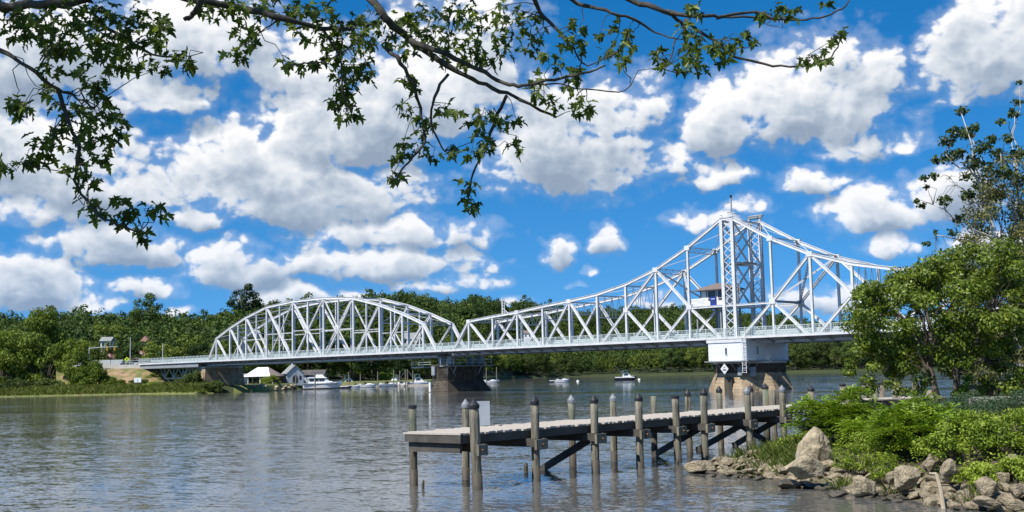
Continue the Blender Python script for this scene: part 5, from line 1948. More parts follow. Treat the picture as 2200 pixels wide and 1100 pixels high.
# second landing behind the shrubs
d2o = V(17.6, 57.0, 0)
d2 = thing('boat_landing', 'small plank landing with close-set pilings behind the bank shrubs', 'dock', d2o, math.atan2(.48, .88))
x = 0
while x < 6.2:
    obj('plank', plank_me[int(_rng.integers(0, 5))], None, d2, loc=(x, 0, DECKZ + .03 + _rng.uniform(-.006, .006)))
    x += .15
for y in (.02, 2.3):
    MB().box(-.1, 6.2, y - .06, y + .06, DECKZ - .36, DECKZ - .03).build('edge_stringer', MT['beamwood'], d2)
_ca, _sa = .88 / math.hypot(.88, .48), .48 / math.hypot(.88, .48)
for (pxx, pyy, row, cap) in ((1810, 826, 0, 'flat'), (1840, 833, 0, 'flat'), (1855, 824, 1, 'cone'), (1866, 820, 1, 'grey'), (1879, 829, 0, 'cone'), (1894, 823, 1, 'cone'),
                             (1921, 825, 0, 'cone'), (1931, 821, 1, 'cone'), (1965, 823, 0, 'none'), (1996, 838, 0, 'none')):
    Yp = np.interp(pxx, [1800, 2000], [56.2, 60.4]) + (2.6 if row else 0)
    P = at(pxx, pyy, Yp)
    q = P - d2o
    lx, ly = q.x * _ca + q.y * _sa, -q.x * _sa + q.y * _ca
    p_ = MB().tube([(lx, ly, -.8), (lx, ly, P.z)], [.16, .145], 12).build('piling', MT['postwood'], d2, smooth=True)
    if cap != 'none':
        MB().lathe([(.165, -.08), (.17, 0), (.14, .03), (.012, .17 if cap != 'flat' else .05)], 12, (lx, ly, P.z)).build('cap', MT['capgrey'] if cap == 'grey' else MT['cap'], p_)

# old stumps standing in the water
for (pxx, pyy, h, r, lab) in ((909, 1050, .26, .045, 'thin pointed rotten stump in the water beside the dock head'), (1130, 1013, .30, .08, 'dark cut-off stump in the water left of the second piling'),
                              (1455, 999, .20, .07, 'short brown stump in the water in front of the dock')):
    P = atz(pxx, pyy, 0)
    s = thing('old_stump', lab, 'stump', P)
    MB().tube([(0, 0, -.5), (0, 0, h * .6), (.02, 0, h)], [r, r * .95, r * .5], 8).build('stub', MT['wetwood'], s)
    MB().tube([(r * .5, 0, -.5), (r * .7, .01, h * .7)], [r * .45, r * .25], 6).build('splinter', MT['wetwood'], s)

# ------------------------------------------------------------------ rocks of the bank
def big_rock(label, pxx, pyb, wpx, hpx, seed, z0=.25, flat=.8, depth=.8, mat='rock', tilt=(0, 0, 0), sub=4):
    """rock whose foot shows at pixel (pxx, pyb), sized in pixels at its distance"""
    P = atz(pxx, pyb, z0)
    k = P.y / FPX
    me = rock_mesh(seed, sub, .35, 1.0)
    # finer chips
    rng = np.random.default_rng(seed)
    co = np.empty(len(me.vertices) * 3)
    me.vertices.foreach_get('co', co)
    co = co.reshape(-1, 3)
    co = co * (1 + .03 * np.sin(co[:, :1] * 13 + seed) * np.cos(co[:, 1:2] * 11) + rng.normal(size=(len(co), 1)) * .008)
    lo, hi = co.min(0), co.max(0)
    co = (co - (lo + hi) / 2) / (hi - lo)
    co = co * np.array([wpx * k, wpx * k * depth, hpx * k * 1.15])
    me.vertices.foreach_set('co', co.reshape(-1))
    me.materials.append(MT[mat])
    o = obj('boulder', me, None, None, loc=(P.x, P.y + wpx * k * depth * .3, P.z + hpx * k * .46), rot=tilt)
    return tag(o, label, 'rock')


def slab_rock(label, pts, Y, th, mat='rock'):
    """upright pointed stone from a side outline in picture pixels, with real thickness"""
    P = [at(a, b, Y) for a, b in pts]
    n = len(P)
    c = sum((p for p in P), V(0, 0, 0)) / n
    vs = [p + V(0, -th * .35, 0) * .6 for p in P] + [c + (p - c) * 1.12 + V(0, th * .5, 0) for p in P] + [c + V(0, -th * .62, .05)] + [c + V(0, th * .9, -.1)]
    fs = []
    for i in range(n):
        j = (i + 1) % n
        fs += [(i, i + n, j + n, j), (i, j, 2 * n), (j + n, i + n, 2 * n + 1)]
    vs = [v - c for v in vs]
    m = MB().add(vs, fs)
    me = m.mesh('boulder')
    bm = bmesh.new()
    bm.from_mesh(me)
    bmesh.ops.subdivide_edges(bm, edges=bm.edges, cuts=3, use_grid_fill=True, smooth=.25, fractal=.35, along_normal=.4, seed=4)
    bm.to_mesh(me)
    bm.free()
    me.materials.append(MT[mat])
    o = obj('boulder', me, None, None, loc=c)
    return tag(o, label, 'rock')


slab_rock('tall pointed tan boulder with mossy tip standing on the bank', [(1718, 994), (1722, 960), (1736, 940), (1753, 922), (1766, 930), (1780, 950), (1786, 975), (1780, 998), (1748, 1004)], 34.2, .55)
big_rock('big rounded tan boulder lying below the tall pointed one', 1735, 1026, 82, 48, 401, .35, depth=.75)
big_rock('flat pale rock at the tip of the rocky point below the dock', 1508, 1017, 66, 26, 402, .02, depth=.9)
big_rock('grey cracked boulder half in shade under the shrubs', 1955, 1050, 52, 46, 403, .25)
big_rock('round grey boulder at the waterline left of the driftwood stick', 1860, 1066, 50, 42, 404, .05)
big_rock('pale blocky rock just left of the grey cracked boulder', 1922, 1040, 30, 28, 405, .3)
big_rock('broad grey rock at the right edge of the rubble shore', 2126, 1070, 46, 42, 406, .25)
big_rock('grey slab leaning out under the shrubs behind the driftwood stick', 2046, 1035, 42, 44, 407, .5, tilt=(.2, .5, 0))
big_rock('pinkish rock poking out of the shrubs above the driftwood stick', 2004, 1010, 36, 34, 408, .6)
big_rock('flat pale slab in front of the broad grey rock at the right', 2125, 1092, 56, 24, 409, .1)
big_rock('rock with a mossy side peeping from the weeds near the right edge', 2180, 1012, 36, 34, 410, .7)
big_rock('dark squarish rock among the rubble near the right edge', 2160, 1040, 28, 24, 411, .5)
big_rock('pale flat slab in the bottom right picture corner', 2185, 1096, 50, 22, 414, .12)
big_rock('tan rock just above the slab in the bottom right corner', 2190, 1070, 40, 30, 415, .3)
big_rock('dark wet rock in the water left of the round grey boulder', 1805, 1070, 44, 16, 412, -.02, mat='wetrock')
big_rock('dark wet flat rock at the waterline below the big rounded boulder', 1700, 1050, 60, 18, 413, .0, mat='wetrock')

ROCK2 = []
for k in range(9):
    me = rock_mesh(430 + k, 3, .35, [.5, .62, .45, .7, .42, .55, .6, .5, .66][k])
    me.materials.append(MT['rock'])
    ROCK2.append(me)
WROCK = []
for k in range(4):
    me = rock_mesh(450 + k, 3, .35, [.45, .5, .38, .55][k])
    me.materials.append(MT['wetrock'])
    WROCK.append(me)


def ZONE(p):
    c = 1100 + FPX * p.x / p.y
    for lim, s in ((1600, 'out on the rocky point below the dock'), (1700, 'beside the grass left of the big rounded boulder'), (1790, 'just below the two big tan boulders'), (1900, 'round the round grey boulder'),
                   (1990, 'below the grey cracked boulder'), (2060, 'round the driftwood stick'), (2140, 'before the broad grey rock')):
        if c < lim:
            return s
    return 'at the right picture edge'


_rng = np.random.default_rng(33)
shore = [V(a, b, 0) for a, b in BANK[:10]]
seg = [(shore[i + 1] - shore[i]).length for i in range(9)]
tot = sum(seg)
nr = 0
NSR = 400
for k in range(NSR):
    t = (k + _rng.random()) / NSR * tot
    i = 0
    while i < 8 and t > seg[i]:
        t -= seg[i]
        i += 1
    p = shore[i].lerp(shore[i + 1], min(1, t / seg[i]))
    dv = (shore[i + 1] - shore[i]).normalized()
    inn = V(-dv.y, dv.x, 0)
    off = _rng.uniform(-.35, 1.9)
    q = p + inn * off
    sc = _rng.uniform(.08, .22) * (1.15 if off > .2 else .85)
    if _rng.random() < .12:
        sc *= 1.5
    h = float(bank_h(np.array([q.x]), np.array([q.y]))[0])
    wet = h + sc * .4 < .10
    me = WROCK[int(_rng.integers(0, 4))] if wet else ROCK2[int(_rng.integers(0, 9))]
    o = obj('shore_rock', me, None, None, loc=(q.x, q.y, max(h, -.12) + sc * .18), rot=(_rng.uniform(-.35, .35), _rng.uniform(-.35, .35), _rng.uniform(0, 6.28)),
            scale=(sc * _rng.uniform(.9, 1.5), sc * _rng.uniform(.8, 1.2), sc * _rng.uniform(.75, 1.2)))
    if wet:
        tag(o, 'small dark wet rock at the waterline ' + ZONE(o.location), 'rock', 'wet rocks at the waterline')
    else:
        tag(o, 'small tan rock of the shore rubble ' + ZONE(o.location), 'rock', 'rubble rocks of the near shore')
# driftwood stick leaning on the rocks
A, B_ = atz(2027, 1088, .05), at(2012, 1018, 27.2)
st = thing('driftwood_stick', 'pale driftwood stick leaning upright against the shore rocks', 'stick', A)
MB().tube([V(0, 0, -.1), (B_ - A) * .5 + V(.02, 0, 0), B_ - A], [.06, .05, .045], 7).build('stick', MT['straw'], st)
MB().tube([B_ - A, B_ - A + V(-.16, .05, .01)], [.04, .025], 6).build('branch_stub', MT['straw'], st)


# ------------------------------------------------------------------ plants of the bank
def bz(x, y):
    return float(bank_h(np.array([x]), np.array([y]))[0])


def bpos(pxx, Y):
    X = (pxx - 1100) / FPX * Y
    return (X, Y, bz(X, Y) - .05)


def pinnate(C, R, per, rng, L=.36, leaflet=.11, n=6):
    """compound leaves: rows of leaflets along a bending stalk"""
    out = []
    for c, r in zip(C, R):
        for _ in range(per):
            d = rand_dirs(1, rng)[0]
            d[2] = abs(d[2]) * .7 + .05
            p = c + d * r * rng.uniform(.4, 1.0)
            ax = d * np.array([1, 1, .4]) + rng.normal(size=3) * .25
            ax /= np.linalg.norm(ax)
            side = np.cross(ax, [0, 0, 1.0])
            side /= np.linalg.norm(side) + 1e-6
            l = L * rng.uniform(.7, 1.2)
            for k in range(n):
                t = k / (n - 1)
                q = p + ax * l * t + np.array([0, 0, -.35 * l * t * t])
                for s in (-1, 1):
                    tip = q + side * s * leaflet * (1 - .3 * t) + ax * leaflet * .35 + np.array([0, 0, -leaflet * .25])
                    m = (q + tip) / 2
                    wv = ax * leaflet * .24
                    out.append([q, m + wv, tip, m - wv])
    return np.array(out)


def make_bush(label, pxx, Y, w, h, n, size, mat, seed, kind='leaf', per=60, depth=.8, name='shrub', cat='shrub', rr=(.16, .32), droop=.25, aspect=.5):
    rng = np.random.default_rng(seed)
    C, R = crown_clumps(rng, n, w / 2, w / 2 * depth, h * .72, h * .30, rr[0], rr[1], lower=-.25, shell=.35)
    C[:, 2] = np.maximum(C[:, 2], .05)
    if kind == 'pinnate':
        Q = pinnate(C, R, per, rng)
    else:
        Q = clumps_to_leaves(C, R, per, size, rng, up=.4, fill=.3, droop=droop, aspect=aspect)
    r = thing(name, label, cat, bpos(pxx, Y))
    me = quads_mesh('foliage', Q, MT[mat])
    obj('foliage', me, None, r)
    obj('stems', stems_mesh(C, seed, .018, 26), None, r)
    return r


make_bush('bright green bush with feathery leaves bulging over the dock end', 1790, 37.0, 2.7, 1.75, 90, .1, 'sumac', 501, 'pinnate', per=26, rr=(.2, .42))
make_bush('bright green feathery bush right of the one over the dock end', 1895, 35.0, 2.8, .85, 80, .1, 'sumac', 502, 'pinnate', per=26, rr=(.2, .4))
make_bush('arching feathery bush in the middle of the bank above the grey boulder', 1950, 32.8, 2.9, 1.45, 80, .1, 'sumac', 503, 'pinnate', per=26, rr=(.2, .36))
make_bush('olive weed thicket right of the tall pointed boulder', 1830, 32.6, 1.5, 1.05, 34, .085, 'weed', 504, per=110, rr=(.14, .28), aspect=.3)
make_bush('low olive weeds above the rubble left of the grey boulder', 1885, 31.2, 1.2, .7, 26, .08, 'weed', 505, per=100, rr=(.12, .24), aspect=.3)
make_bush('bright leafy weeds over the middle of the rubble shore', 2040, 30.6, 2.2, 1.15, 46, .095, 'weed', 506, per=100, rr=(.16, .32))
make_bush('bright leafy weeds left of the right picture edge', 2120, 30.2, 2.0, 1.2, 46, .095, 'weed', 507, per=100, rr=(.16, .32))
make_bush('bright leafy weeds cut by the right picture edge', 2205, 29.5, 1.8, 1.1, 40, .095, 'weed', 508, per=100, rr=(.16, .32))
make_bush('low bright weeds hanging over the rubble near the right edge', 2165, 27.6, 1.5, .6, 30, .085, 'weed', 519, per=90, rr=(.12, .26))
make_bush('low green weeds hanging over the rubble right of the driftwood stick', 2075, 28.2, 1.3, .55, 26, .085, 'weed', 520, per=90, rr=(.12, .24))
make_bush('bluish green shrub before the twin trunks of the bank tree', 1985, 42.5, 2.6, .7, 46, .09, 'bluegreen', 509, per=110, rr=(.2, .36), aspect=.3)
make_bush('bluish green shrub right of the twin trunks below the timber beam', 2070, 40.5, 2.4, .85, 46, .09, 'bluegreen', 510, per=110, rr=(.2, .36), aspect=.3)
make_bush('bluish green shrub at the right edge below the timber beam', 2165, 39.0, 2.6, 1.0, 46, .09, 'bluegreen', 511, per=110, rr=(.2, .36), aspect=.3)
make_bush('yellow-green sapling growing against the twin trunks', 2065, 46.5, 1.3, 1.8, 30, .16, 'sumac', 512, per=34, rr=(.16, .3))
make_bush('dark green shrub behind the big feathery bush', 1930, 43.0, 2.4, .5, 40, .12, 'planeleaf', 513, per=90, rr=(.2, .36))

# ground cover and grass between them
_rng = np.random.default_rng(41)
gx, gyy = [], []
P_ = []
for k in range(130000):
    x, y = _rng.uniform(6, 46), _rng.uniform(16, 66)
    P_.append((x, y))
P_ = np.array(P_)
ins = in_poly(P_[:, 0], P_[:, 1], BANK)
dd = dist_poly(P_[:, 0], P_[:, 1], BANK)
pxv = 1100 + FPX * P_[:, 0] / P_[:, 1]
keep = ins & (dd > 1.9) & (pxv > 1640)
P_, dk = P_[keep], dd[keep]
z = bank_h(P_[:, 0], P_[:, 1])
P3 = np.column_stack([P_, z])
pos3 = P3 + np.column_stack([np.zeros((len(P3), 2)), _rng.uniform(.02, .38, len(P3)) * np.clip((dk - 1.5) / 2, .3, 1)])
Q = leaf_quads(pos3, np.tile([0, -.25, 1.0], (len(P3), 1)), .11, _rng, .55, None, .6)
tag(obj('ground_cover', quads_mesh('ground_cover', Q, MT['weed'])), 'leafy ground cover between the shrubs of the near bank', 'weeds', kind='stuff')
tuft = []
for (pxx, Y, n, s) in ((1668, 36.5, 520, .6), (1645, 37.5, 220, .5), (1705, 35.2, 500, .5), (1590, 38.5, 160, .35), (1790, 31.2, 90, .2), (1900, 29.8, 90, .2), (2070, 27.2, 70, .2), (1690, 40.0, 500, .7)):
    X = (pxx - 1100) / FPX * Y
    a = _rng.normal(size=(n, 2)) * s
    q = np.column_stack([X + a[:, 0], Y + a[:, 1] * .8])
    tuft.append(np.column_stack([q, np.maximum(bank_h(q[:, 0], q[:, 1]), .02)]))
tag(obj('grass_tufts', quads_mesh('grass_tufts', blades(np.concatenate(tuft), .34, _rng, .010, .4), MT['grass'])), 'tufts of green grass on the rocky point', 'grass', kind='stuff')

# ------------------------------------------------------------------ bank tree with twin trunks
def limb(m, p0, p1, r0, r1, rng, n=5, wig=.06, sag=0.0, sides=7):
    p0, p1 = Vector(p0), Vector(p1)
    L = (p1 - p0).length
    pts, rad = [], []
    for k in range(n + 1):
        t = k / n
        p = p0.lerp(p1, t) + V(*(rng.normal(size=3) * wig * L * math.sin(math.pi * t))) + V(0, 0, sag * L * math.sin(math.pi * t))
        pts.append(p)
        rad.append(r0 + (r1 - r0) * t)
    m.tube(pts, rad, sides)
    return pts


TY = 48.0
tb = bpos(2017, TY)
tree = thing('bank_tree', 'leafy green tree with twin trunks on the right bank', 'tree', tb)
rng = np.random.default_rng(61)
C, R = crown_clumps(rng, 200, 3.95, 3.6, 3.75, 4.0, .38, .72, lower=-.75, shell=.5)
C[:, 0] += .10
# lower left boughs reach out over the water
extra = np.array([[-3.7, -.3, 2.9], [-3.9, .2, 2.4], [-3.2, -.8, 2.2], [-3.4, -.4, 1.7], [-2.6, -1.0, 1.5], [-4.05, .1, 2.0], [-3.0, .3, 1.3], [-2.2, -.9, 1.15], [-1.6, -1.1, 1.2], [3.0, -.8, 1.9], [2.4, -1.2, 1.6], [3.8, .3, 2.6]])
C = np.concatenate([C, extra])
R = np.concatenate([R, np.full(len(extra), .40)])
keepc = ~((np.abs(C[:, 0]) < 1.1) & (C[:, 2] < 2.0))
C, R = C[keepc], R[keepc]
Q = clumps_to_leaves(C, R, 230, .155, rng, up=.3, fill=.3, droop=.35, aspect=.6, jitter=.5)
tm = MB()
s1 = limb(tm, (-.28, 0, -.3), (-.55, .1, 2.6), .17, .12, rng, 6, .03)
s2 = limb(tm, (.18, .05, -.3), (.62, 0, 2.8), .18, .12, rng, 6, .03)
tm2 = [s1[-1], s2[-1]]
obj('trunk', tm.mesh('trunk', smooth=True), MT['bark'], tree)
bm_ = MB()
hubs = []
for k in range(10):
    a = 2 * math.pi * k / 10 + rng.uniform(0, .4)
    st_ = tm2[0] if math.cos(a) < 0 else tm2[1]
    q = V(math.cos(a) * rng.uniform(1.0, 1.9), math.sin(a) * rng.uniform(1.0, 1.8), rng.uniform(3.6, 5.4))
    limb(bm_, st_ + V(0, 0, -rng.uniform(0, .9)), q, .085, .045, rng, 5, .05, .05, 6)
    hubs.append(q)
hubs += [V(-.5, .1, 6.0), V(.6, 0, 6.2), V(-1.6, -.3, 2.6), V(1.5, -.4, 2.5)]
limb(bm_, tm2[0], hubs[-4], .11, .05, rng)
limb(bm_, tm2[1], hubs[-3], .11, .05, rng)
limb(bm_, tm2[0] + V(0, 0, -1.0), hubs[-2], .07, .04, rng)
limb(bm_, tm2[1] + V(0, 0, -1.0), hubs[-1], .07, .04, rng)
for c in C:
    c = Vector(c)
    h = min(hubs, key=lambda q: (q - c).length)
    limb(bm_, h, c, .026, .008, rng, 4, .08, .03, 4)
obj('branches', bm_.mesh('branches', smooth=True), MT['bark'], tree)
obj('crown', quads_mesh('crown', Q, MT['alder']), None, tree)

# ------------------------------------------------------------------ tall plane tree at the right edge
PY = 57.0
pb = bpos(2192, PY)
plane = thing('plane_tree', 'tall pale-barked tree with sparse leaf tufts at the right edge', 'tree', pb)
rng = np.random.default_rng(71)
def pl(pxx, pyy, dy=0.0):
    return at(pxx, pyy, PY + dy) - Vector(pb)
tm = MB()
trunk_pts = [V(0, 0, -.4), pl(2188, 760), pl(2170, 640), pl(2157, 575), pl(2136, 510), pl(2124, 440), pl(2094, 375), pl(2088, 310), pl(2066, 245)]
tm.tube(trunk_pts, [.26, .21, .17, .14, .115, .085, .055, .035, .016], 9)
obj('trunk', tm.mesh('trunk', smooth=True), MT['palebark'], plane)
tm = MB()
t2 = [pl(2205, 800, 1.2), pl(2196, 600, 1.0), pl(2182, 470, .8), pl(2188, 370, .7), pl(2172, 300, .6), pl(2192, 235, .4), pl(2190, 178, .4)]
tm.tube(t2, [.15, .10, .07, .05, .03, .016, .006], 8)
obj('second_trunk', tm.mesh('second_trunk', smooth=True), MT['palebark'], plane)
TUFT = [(2066, 240, 17), (2052, 285, 20), (2075, 290, 22), (2092, 275, 16), (2035, 305, 22), (2040, 340, 24), (2060, 330, 20), (2012, 345, 16), (1986, 383, 12), (1992, 402, 10), (1968, 432, 10), (1980, 442, 12),
        (2030, 432, 18), (2008, 380, 12), (2110, 318, 24), (2130, 300, 18), (2090, 350, 26), (2120, 360, 20), (2140, 330, 18), (2150, 262, 12), (2178, 245, 18), (2190, 178, 10), (2186, 220, 14), (2165, 300, 16), (2185, 330, 24), (2160, 370, 26),
        (2190, 390, 22), (2060, 470, 16), (2045, 500, 12), (1990, 525, 10), (2010, 500, 8), (2080, 420, 20), (2110, 400, 22), (2140, 420, 24), (2075, 380, 16)]
bm_ = MB()
allp = [p for p in trunk_pts[3:]] + [p for p in t2[1:]]
knots = []
for (a, b) in (((2140, 520), (2005, 440)), ((2128, 470), (2040, 380)), ((2105, 385), (2030, 330)), ((2145, 545), (2010, 505)), ((2120, 440), (2090, 300)), ((2186, 470), (2150, 330)), ((2183, 380), (2180, 250))):
    A, B_ = pl(a[0], a[1]), pl(b[0], b[1], rng.uniform(-1.2, .6))
    bgm = MB()
    pts = limb(bgm, A, B_, .06, .02, rng, 6, .05, .02, 6)
    obj('bough', bgm.mesh('bough', smooth=True), MT['palebark'], plane)
    knots += pts[2:]
knots += trunk_pts[5:] + t2[2:]
tc_, tr_ = [], []
for (a, b, r) in TUFT:
    c = pl(a, b, rng.uniform(-1.5, 1.0))
    h = min(knots, key=lambda q: (q - c).length)
    limb(bm_, h, c, .022, .008, rng, 4, .1, .06, 4)
    tc_.append(np.array(c))
    tr_.append(r * PY / FPX * .95)
# bare twigs
for k in range(60):
    a = pl(rng.uniform(2000, 2120), rng.uniform(380, 560), rng.uniform(-1, 1))
    h = min(knots, key=lambda q: (q - a).length)
    limb(bm_, h, a, .014, .004, rng, 4, .12, .0, 4)
obj('twigs', bm_.mesh('twigs', smooth=True), MT['bark'], plane)['kind'] = 'stuff'
Q = clumps_to_leaves(np.array(tc_), np.array(tr_), 75, .19, rng, up=.2, fill=.2, droop=.3, aspect=.8, jitter=.8)
obj('leaf_tufts', quads_mesh('leaf_tufts', Q, MT['planeleaf']), None, plane)
# dense vine-hung growth on the right half
C, R = [], []
for k in range(420):
    a, b = rng.uniform(2055, 2290), rng.uniform(330, 870)
    if a < 2055 + max(0, (430 - b) * .9) + 25 * rng.random():
        continue
    C.append(np.array(pl(a, b, rng.uniform(-1.6, 3.0))))
    R.append(rng.uniform(.35, .75))
vine = bpos(2215, PY + 1.0)
vt = thing('vine_tree', 'dense olive green vine-hung tree behind the pale trunk at the right edge', 'tree', vine)
C = np.array(C) + np.array(pb) - np.array(vine)
Q = clumps_to_leaves(C, np.array(R), 95, .15, rng, up=.1, fill=.2, droop=.5, aspect=.5, jitter=.8)
obj('crown', quads_mesh('crown', Q, MT['olive']), None, vt)
bm_ = MB()
limb(bm_, (0, 0, -.4), (0, .5, 8), .22, .06, rng, 6, .03)
for c in C[::3]:
    limb(bm_, V(0, .3, max(.8, c[2] * .6)), Vector(c), .04, .008, rng, 4, .08, 0, 4)
obj('trunk', bm_.mesh('trunk', smooth=True), MT['bark'], vt)

# timber edge and dark old landing at the right
P0 = at(2084, 862, 44.0)
tbm = thing('timber_beam', 'long grey timber beam lying on short posts at the right edge of the bank', 'beam', (P0.x, P0.y, P0.z - .12), -.05)
MB().box(0, 4.2, -.15, .15, 0, .28).build('beam', MT['deckwood'], tbm)
for x in (.15, .9, 2.2, 3.6):
    MB().box(x - .08, x + .08, -.12, .12, -.7, -.004).build('post', MT['postwood'], tbm)
P0 = at(2106, 850, 50.0)
od = thing('old_landing', 'dark broken timber landing in the shade behind the long beam', 'dock', (P0.x, P0.y, P0.z - .1))
MB().box(0, 3.6, 0, 2.2, .38, .52).build('deck', MT['wetwood'], od)
for x in (.15, .9, 1.7, 2.5, 3.3):
    MB().box(x - .1, x + .1, .05, .25, -1.0, .375).build('post', MT['wetwood'], od)
MB().box(.1, .6, -.02, .04, -.1, .3).build('rusty_plate', MT['rust'], od)
MB().box(-.1, 3.6, -.06, -.022, .3, .5).build('edge_board', MT['beamwood'], od)

# ------------------------------------------------------------------ overhanging maple
mrng = np.random.default_rng(81)
MTR = V(-8.5, 2.5, 1.7)
maple = thing('maple_tree', 'silver maple whose leafy boughs hang into the top of the view', 'tree', MTR)


def mp(pxx, pyy, Y=9.0):
    return at(pxx, pyy, Y) - MTR


def maple_leaf(seed):
    """deeply lobed five-pointed leaf, about one unit long, stalk at the origin"""
    r = np.random.default_rng(seed)
    half = [(0, .0), (.10, .02), (.30, -.06), (.24, .10), (.20, .16), (.42, .22), (.60, .36), (.44, .36), (.36, .42), (.22, .36), (.16, .46), (.22, .62), (.14, .66), (.12, .80), (.0, 1.04)]
    pts = [(x * r.uniform(.92, 1.1), y) for x, y in half]
    poly = pts + [(-x * r.uniform(.9, 1.1), y) for x, y in pts[-2:0:-1]]
    c = (0, .34)
    vs = [(c[0], c[1], .0)] + [(x, y, r.uniform(.15, .4) * abs(x) - .35 * x * x - r.uniform(.1, .5) * max(0, y - .3) ** 2 + r.normal() * .035) for x, y in poly]
    n = len(poly)
    fs = [(0, 1 + i, 1 + (i + 1) % n) for i in range(n)]
    return np.array(vs), fs


LEAVES = [maple_leaf(s) for s in range(1, 9)]
LME = []
for k, (vs, fs) in enumerate(LEAVES):
    me = bpy.data.meshes.new('leaf')
    me.from_pydata([tuple(v) for v in vs], [], fs)
    me.materials.append(MT['maple'])
    LME.append(me)

BR = [  # boughs: picture points, start and end radius in pixels, distance
    ([(-80, 25), (20, 14), (100, 10), (170, 2), (230, -40)], 11, 9, 8.2),
    ([(438, -30), (428, 15), (412, 32), (396, 42)], 8, 5, 8.8),
    ([(330, -25), (430, 2), (520, 18), (590, 36), (690, 60), (760, 62)], 10, 4, 9.0),
    ([(770, -40), (800, 0), (835, 45), (880, 85), (940, 128), (1000, 163), (1060, 190), (1120, 215), (1195, 252)], 10, 2.5, 9.2),
    ([(880, 86), (960, 116), (1030, 150), (1080, 178), (1125, 184), (1190, 170), (1250, 160), (1300, 140)], 6, 2, 9.0),
    ([(832, 104), (862, 135), (890, 190), (904, 250), (913, 305), (880, 345), (848, 385)], 5, 1.8, 9.1),
    ([(962, 160), (934, 210), (930, 265), (955, 325)], 4, 1.6, 9.0),
    ([(1090, 206), (1062, 262), (1046, 312), (1018, 370), (1006, 425)], 4, 1.5, 9.2),
    ([(-60, 70), (0, 106), (60, 145), (125, 192), (160, 205), (203, 232)], 6, 2.2, 8.0),
    ([(128, 194), (146, 255), (168, 320), (162, 385), (196, 445), (235, 475), (300, 500)], 5, 1.8, 8.0),
    ([(1132, -30), (1160, 25), (1195, 65), (1235, 105)], 6, 2.5, 9.2),
    ([(1190, -25), (1240, 6), (1300, 22), (1360, 40), (1410, 70), (1455, 84)], 5, 1.6, 9.4),
    ([(1310, -25), (1360, 2), (1420, 22), (1465, 50), (1480, 110), (1496, 150)], 7, 2, 9.5),
    ([(1425, 24), (1500, 36), (1560, 32), (1625, 26), (1660, 40)], 5, 2, 9.4),
    ([(1470, 44), (1540, 90), (1590, 125), (1660, 140), (1730, 140), (1785, 122), (1806, 85)], 4, 1.4, 9.4),
    ([(1540, 40), (1620, 35), (1700, 42), (1760, 38), (1810, 18), (1832, -10)], 3, 1.4, 9.6),
    ([(200, 40), (280, 90), (340, 120), (400, 120)], 4, 1.6, 8.4),
    ([(1120, 184), (1190, 180), (1260, 192), (1345, 194), (1356, 168)], 2, 1.0, 9.1),
    ([(1235, 105), (1260, 140), (1330, 110), (1352, 78)], 2, 1.0, 9.1),
    ([(690, 60), (730, 120), (735, 190), (745, 240)], 3, 1.3, 9.0),
    ([(600, 40), (560, 70), (510, 105)], 2, 1.0, 9.0),
    ([(820, 30), (760, 90), (700, 130), (620, 138)], 3, 1.2, 9.0),
    ([(1450, 84), (1440, 130), (1425, 150), (1480, 158)], 2, 1, 9.4),
]
knots = []
hubs = [V(0, 0, 6.5), V(.3, .4, 7.5), V(.6, .8, 8.6)]
for (pts, r0, r1, Y) in BR:
    n = len(pts)
    P3 = [mp(a, b, Y + .10 * math.sin(i * 1.7 + a * .01)) for i, (a, b) in enumerate(pts)]
    # finer, slightly crooked curve
    fine, rad = [], []
    for i in range(n - 1):
        p0 = P3[max(i - 1, 0)]
        p1, p2 = P3[i], P3[i + 1]
        p3 = P3[min(i + 2, n - 1)]
        for k in range(4):
            t = k / 4
            q = .5 * ((2 * p1) + (p2 - p0) * t + (2 * p0 - 5 * p1 + 4 * p2 - p3) * t * t + (3 * p1 - p0 - 3 * p2 + p3) * t ** 3)
            fine.append(q + V(*(mrng.normal(size=3) * .006)))
            rad.append((r0 + (r1 - r0) * (i + t) / (n - 1)) * Y / FPX * mrng.uniform(.86, 1.16))
    fine.append(P3[-1])
    rad.append(r1 * Y / FPX)
    m = MB().tube(fine, rad, 8)
    if pts[0][1] < 0 or pts[0][0] < 0:      # grows on beyond the picture to the trunk
        h = hubs[int(mrng.integers(0, 3))]
        mid = fine[0].lerp(h, .5) + V(0, 0, 1.0)
        m.tube([h, mid, fine[0]], [.13, .09, rad[0]], 8)
    obj('bough', m.mesh('bough', smooth=True), MT['maplebark'], maple)
    knots += fine[3:]
tm = MB().tube([V(0, 0, -.4), V(0, 0, 1.0), V(.05, .1, 4), V(.3, .4, 7.5), V(.6, .8, 10), V(.7, 1.0, 12.5)], [.48, .38, .33, .27, .18, .08], 12)
obj('trunk', tm.mesh('trunk', smooth=True), MT['maplebark'], maple)

